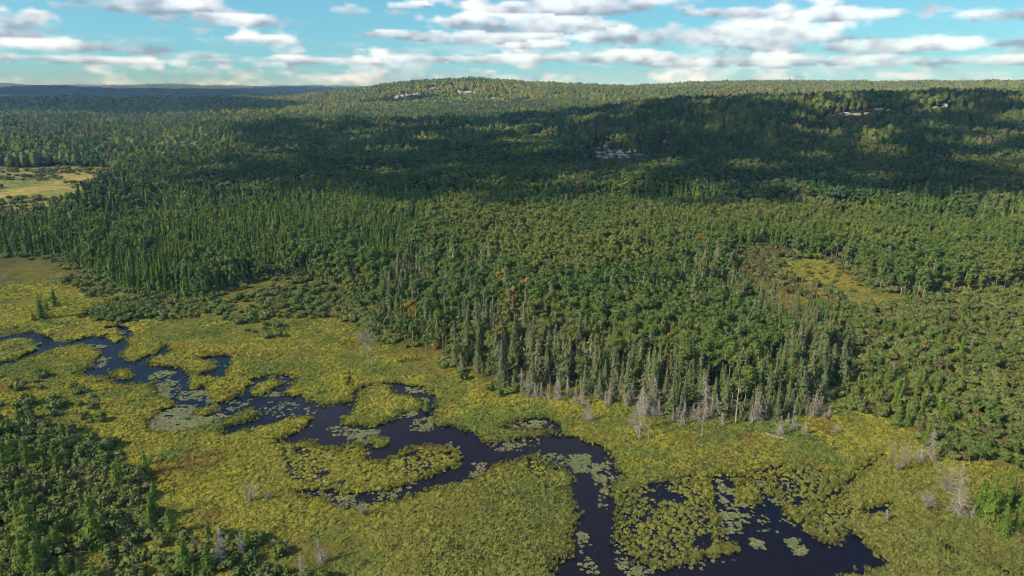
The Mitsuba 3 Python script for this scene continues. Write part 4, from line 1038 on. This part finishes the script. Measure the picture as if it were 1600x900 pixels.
# birch stems showing on the slope at the right
for i, (X, Y, h) in enumerate(BIRCHES):
    mh, parts = NEAR['aspen_tree'][i % 5]
    tr = mikit.ply(trunk(h * .97, .24, 50 + i, 4, .06), 'pale_bark')
    k = h / mh
    kk = key_for('birch_tree')
    m = mat(X, Y, float(terrain(X, Y)) - .1, 0, 1)
    scene[kk + '__trunk'] = {**tr, 'to_world': m}
    v, f = broadleaf(h, h * .13, 5, 18, 610 + i, low=.66, leaf=.5)
    scene[kk + '__crown'] = {**mikit.ply((v, f), 'aspen_leaves'), 'to_world': m}
    labels[kk] = {'label': 'birch with a long bare white trunk, in the row on the right-hand slope', 'category': 'birch', 'group': 'white-stemmed birches on the slope'}

# second ring: single trees out to 700 m, then groves, then far groves
x, y, r = grid(4.3, -560, 560, 300, 740)
ok = (r >= 430) & (r < 720)
for b in BARE:
    ok &= ~shapely.contains_xy(b.buffer(2), x, y)
ok &= off_rocks(x, y) & seen(x, y, 13)
x, y, r = x[ok], y[ok], r[ok]
n1 = meshkit.fbm(np.stack([x / 55, y / 55, 0 * x], -1), 3, 81); n2 = meshkit.fbm(np.stack([x / 90, y / 90, 0 * x], -1), 3, 82)
for i in range(len(x)):
    rv = R()
    hill = np.clip((x[i] - 20) / 120, 0, 1) * np.clip((r[i] - 470) / 80, 0, 1)
    if rv < .52 * hill + (n2[i] - .5) * 1.2:
        sp = 'hill'
    elif n1[i] > .50 - .10 * (x[i] < -40):
        sp = 'conifer' if rv < .8 else 'wood'
    else:
        sp = 'wood' if rv < .86 else ('conifer' if rv < .97 else 'brown_shrub')
    h = R(6.5, 12) + 16 * max(0, n2[i] - .35) if sp != 'brown_shrub' else R(4, 8)
    if x[i] > 180 and R() < .004:
        sp, h = 'orange_tree', R(8, 12)
    if r_open(_open, x[i], y[i], (10, 25, 40, 60)):
        h = min(h, R(4, 7))
    ms = MID[sp]; m = ms[RNG.integers(len(ms))]; k = h / MODELS[m]
    if R() < .008:
        m, k = GREY, h / 10
    copy_of('woodland', (m,), mat(x[i], y[i], float(terrain(x[i], y[i])) - .3, R(0, 6.28), (k * R(1.05, 1.4) if MODELS[m] > 5 else 1.2 + .4 * k), k))
# scattered bushes on the straw meadow
x, y, r = grid(6, -640, -180, 360, 720)
ok = inside(MEADOW, x, y)
for X, Y in zip(x[ok], y[ok]):
    if meshkit.noise(np.array([X / 45, Y / 25, 0]), 5) > .45 and R() < .55:
        m = MID['shrub'][RNG.integers(3)]; k = R(.8, 2.2)
        copy_of('brush', (m,), mat(X, Y, float(terrain(X, Y)) - .1, R(0, 6.28), 1 + k * .6, k))


def groves(stuff, s, r0, r1, pick, top):
    x, y, r = grid(s, -r1 * .72, r1 * .72, r0 * .7, r1, .22)
    ok = (r >= r0) & (r < r1)
    for b in BARE:
        ok &= ~shapely.contains_xy(b.buffer(4), x, y)
    x, y, r = x[ok], y[ok], r[ok]
    ok = seen(x, y, top) & off_rocks(x, y)
    x, y, r = x[ok], y[ok], r[ok]
    z = terrain(x, y)
    e = s * .5
    zx, zy = (terrain(x + e, y) - terrain(x - e, y)) / (2 * e), (terrain(x, y + e) - terrain(x, y - e)) / (2 * e)
    for i in range(len(x)):
        ms = pick(x[i], y[i], r[i]); m = ms[RNG.integers(len(ms))]
        a = RNG.integers(4) * math.pi / 2 + R(-.3, .3); c, d = math.cos(a), math.sin(a); h = R(.75, 1.25)
        copy_of(stuff, (m,), T(np.array([[c, -d, 0, x[i]], [d, c, 0, y[i]], [zx[i] * c + zy[i] * d, -zx[i] * d + zy[i] * c, h, z[i] - .4], [0, 0, 0, 1.]])))


groves('woodland', G1 * 3.7, 720, 1750, lambda X, Y, r: GROVES['hill'] if (X > 0 and r < 1350 and R() < .8) or meshkit.noise(np.array([X / 140, Y / 140, 0]), 15) > .68 else GROVES['wood'], 17)
groves('far_forest', 9.5 * 3.7, 1750, 4350, lambda X, Y, r: GROVES['far_dark'] if meshkit.noise(np.array([X / 260, Y / 260, 0]), 16) > (.62 if X > -300 else .42) else GROVES['far'], 18)
labels['woodland'] = {'label': 'dense mixed forest of spruce and poplar covering the slopes behind the marsh', 'category': 'forest', 'kind': 'stuff'}
labels['far_forest'] = {'label': 'distant sunlit forest over the hills near the horizon', 'category': 'forest', 'kind': 'stuff'}
labels['brush'] = {'label': 'low olive brush filling the gaps between the single bushes', 'category': 'brush', 'kind': 'stuff'}

# ---------------------------------------------------------------- sedge tussocks and lily pads
REED = [model('reed', 1., {'blades': mikit.ply(tussock(520 + i, 18, True), 'sedge_blades')}) for i in range(3)]
TUS = [model('tussock', 1., {'blades': mikit.ply(tussock(500 + i), 'sedge_blades')}) for i in range(8)]
for s, r0, r1, jit in ((.92, 74, 150, .4), (1.08, 150, 235, .4), (1.8, 235, 440, .4)):
    x, y, r = grid(s, -340, 230, 60, 430)
    ok = (r >= r0) & (r < r1) & ~shapely.contains_xy(FOREST_SHAPE, x, y)
    x, y, r = x[ok], y[ok], r[ok]
    ok = ~(inside(THICKET, x, y) & (R(0, 1, len(x)) < .8))
    x, y, r = x[ok], y[ok], r[ok]
    d = shore_distance(x, y)
    fen = inside(FEN, x, y)
    gap = meshkit.fbm(np.stack([x / 6, y / 6, 0 * x], -1), 3, 91)
    ok = (d > .3) & ~(fen & ((gap > .68) | (R(0, 1, len(x)) < .06)))
    big = .72 + .8 * np.clip(meshkit.fbm(np.stack([x / 9, y / 9, 0 * x], -1), 3, 92) * 1.6 - .3, 0, 1)
    for X, Y, B, D, F_ in zip(x[ok], y[ok], big[ok], d[ok], fen[ok]):
        k = min(s, 1.25) / .98 * B * R(.7, 1.35) * (.82 if F_ else 1)
        copy_of('sedge_tussocks', (TUS[RNG.integers(8)],), mat(X, Y, (.02 if F_ else .22 + .15 * min(D, 1.)), R(0, 6.28), k * (1.15 if s < 1.5 else 1.7), k * R(.6, 1.15) * (.72 if X < -15 or Y > 128 else 1)))
for c in CLEARINGS:
    x, y, r = grid(1.7, 60, 220, 190, 330)
    ok = inside(c, x, y)
    for X, Y in zip(x[ok], y[ok]):
        k = R(.5, 1.1)
        copy_of('sedge_tussocks', (TUS[RNG.integers(8)],), mat(X, Y, float(terrain(X, Y)) - .05, R(0, 6.28), k * 1.6, k))
labels['sedge_tussocks'] = {'label': 'yellow green sedge tussocks covering the marsh', 'category': 'marsh grass', 'kind': 'stuff'}
pads = []
pa = np.arange(7) * 2 * math.pi / 8 + .2
padv = np.vstack([[0, 0, 0], np.stack([np.cos(pa), np.sin(pa), 0 * pa], -1)])
padf = np.array([[0, i, i + 1] for i in range(1, 7)])
for dens, p in LILY:
    pg = shapely.Polygon(p).buffer(0)
    n = int(pg.area * 6 * min(dens, 1.4) ** 1.3)
    x0, y0, x1, y1 = pg.bounds
    x, y = R(x0, x1, n * 3), R(y0, y1, n * 3)
    dd = shapely.distance(pg, shapely.points(x, y))
    ok = (dd < 2.4 * R(0, 1, len(x)) ** 3) & shapely.contains_xy(WATER_SHAPE, x, y)
    ok &= meshkit.fbm(np.stack([x / 1.6, y / 1.6, 0 * x], -1), 3, 95) > (.53 - .17 * min(dens, 1.3))
    x, y = x[ok][:int(n * 1.2)], y[ok][:int(n * 1.2)]
    for X, Y in zip(x, y):
        a = R(0, 6.28); s = R(.2, .5); c, d = math.cos(a) * s, math.sin(a) * s
        tl = RNG.normal(0, .10, 2)
        v = np.stack([padv[:, 0] * c - padv[:, 1] * d, padv[:, 0] * d + padv[:, 1] * c, 0 * padv[:, 0]], -1)
        v[:, 2] = .035 + R(0, .03) + np.abs(v[:, :2] @ tl)
        pads.append((v + [X, Y, 0], padf))
# loose pads along the shores and among the fen tussocks
n = 26000
x, y = R(-140, 100, n), R(85, 215, n)
d = shore_distance(x, y)
g = meshkit.fbm(np.stack([x / 5, y / 5, 0 * x], -1), 3, 96)
ok = ((d < 0) & (d > -1.6 * R(0, 1, n)) & (g > .46)) | (inside(FEN, x, y) & (d > 0) & (R(0, 1, n) < .5))
for X, Y in zip(x[ok], y[ok]):
    s = R(.14, .3)
    pads.append((padv * s + [X, Y, .03 + R(0, .03)], padf))
scene['lily_pads'] = mikit.ply(join(pads), 'pad')
labels['lily_pads'] = {'label': 'rafts of lily pads floating on the dark stream', 'category': 'lily pads', 'kind': 'stuff'}
# ragged sedge along the water's edge overhanging the bank
bl = []
L = SHORE.length
for t in R(0, L, 9000):
    pt = shapely.line_interpolate_point(SHORE, t)
    if not 84 < math.hypot(pt.x, pt.y) < 240:
        continue
    q = R(.3, .8)
    bl.append((pt.x + RNG.normal(0, q), pt.y + RNG.normal(0, q)))
for X, Y in bl:
    k = R(.4, .9)
    m = TUS[RNG.integers(8)] if R() < .45 else REED[RNG.integers(3)]
    copy_of('sedge_tussocks', (m,), mat(X, Y, .08, R(0, 6.28), k, k * R(.8, 1.4)))

# ---------------------------------------------------------------- cumulus overhead whose shade lies on the woods
CLOUD_Z = 950.
scene['cloud_white'] = {'type': 'diffuse', 'reflectance': {'type': 'rgb', 'value': [.9, .9, .9]}}
off = SUN[:2] / SUN[2]
cl = []
crng = np.random.default_rng(77)
for poly_, gz_, size, fill in SHADES:
    pg = shapely.Polygon(poly_)
    x0, y0, x1, y1 = pg.bounds
    n = int((x1 - x0) * (y1 - y0) / size ** 2 * fill)
    for px_, py_ in zip(crng.uniform(x0, x1, n), crng.uniform(y0, y1, n)):
        inn = pg.contains(shapely.Point(px_, py_))
        if not inn:
            continue
        dist = pg.boundary.distance(shapely.Point(px_, py_))
        s = min(size * crng.uniform(.55, 1.0), max(dist * 1.1, size * .28))
        h = CLOUD_Z - gz_ + crng.uniform(0, .5) * s
        v = np.array(ICO1.vertices) * (1 + crng.normal(0, .1, (len(ICO1.vertices), 1))) * [s, s, s * .55]
        v[:, 2] = np.maximum(v[:, 2], -.12 * s)
        cl.append((v + [px_ + off[0] * h, py_ + off[1] * h, h + gz_], np.array(ICO1.faces)))
scene['cumulus_clouds'] = mikit.ply(join(cl), 'cloud_white', smooth=True)
labels['cumulus_clouds'] = {'label': 'white cumulus drifting over the valley, shading the woods', 'category': 'clouds', 'kind': 'stuff'}
print(len(scene), {k: v for k, v in INST.items()}, COUNT)
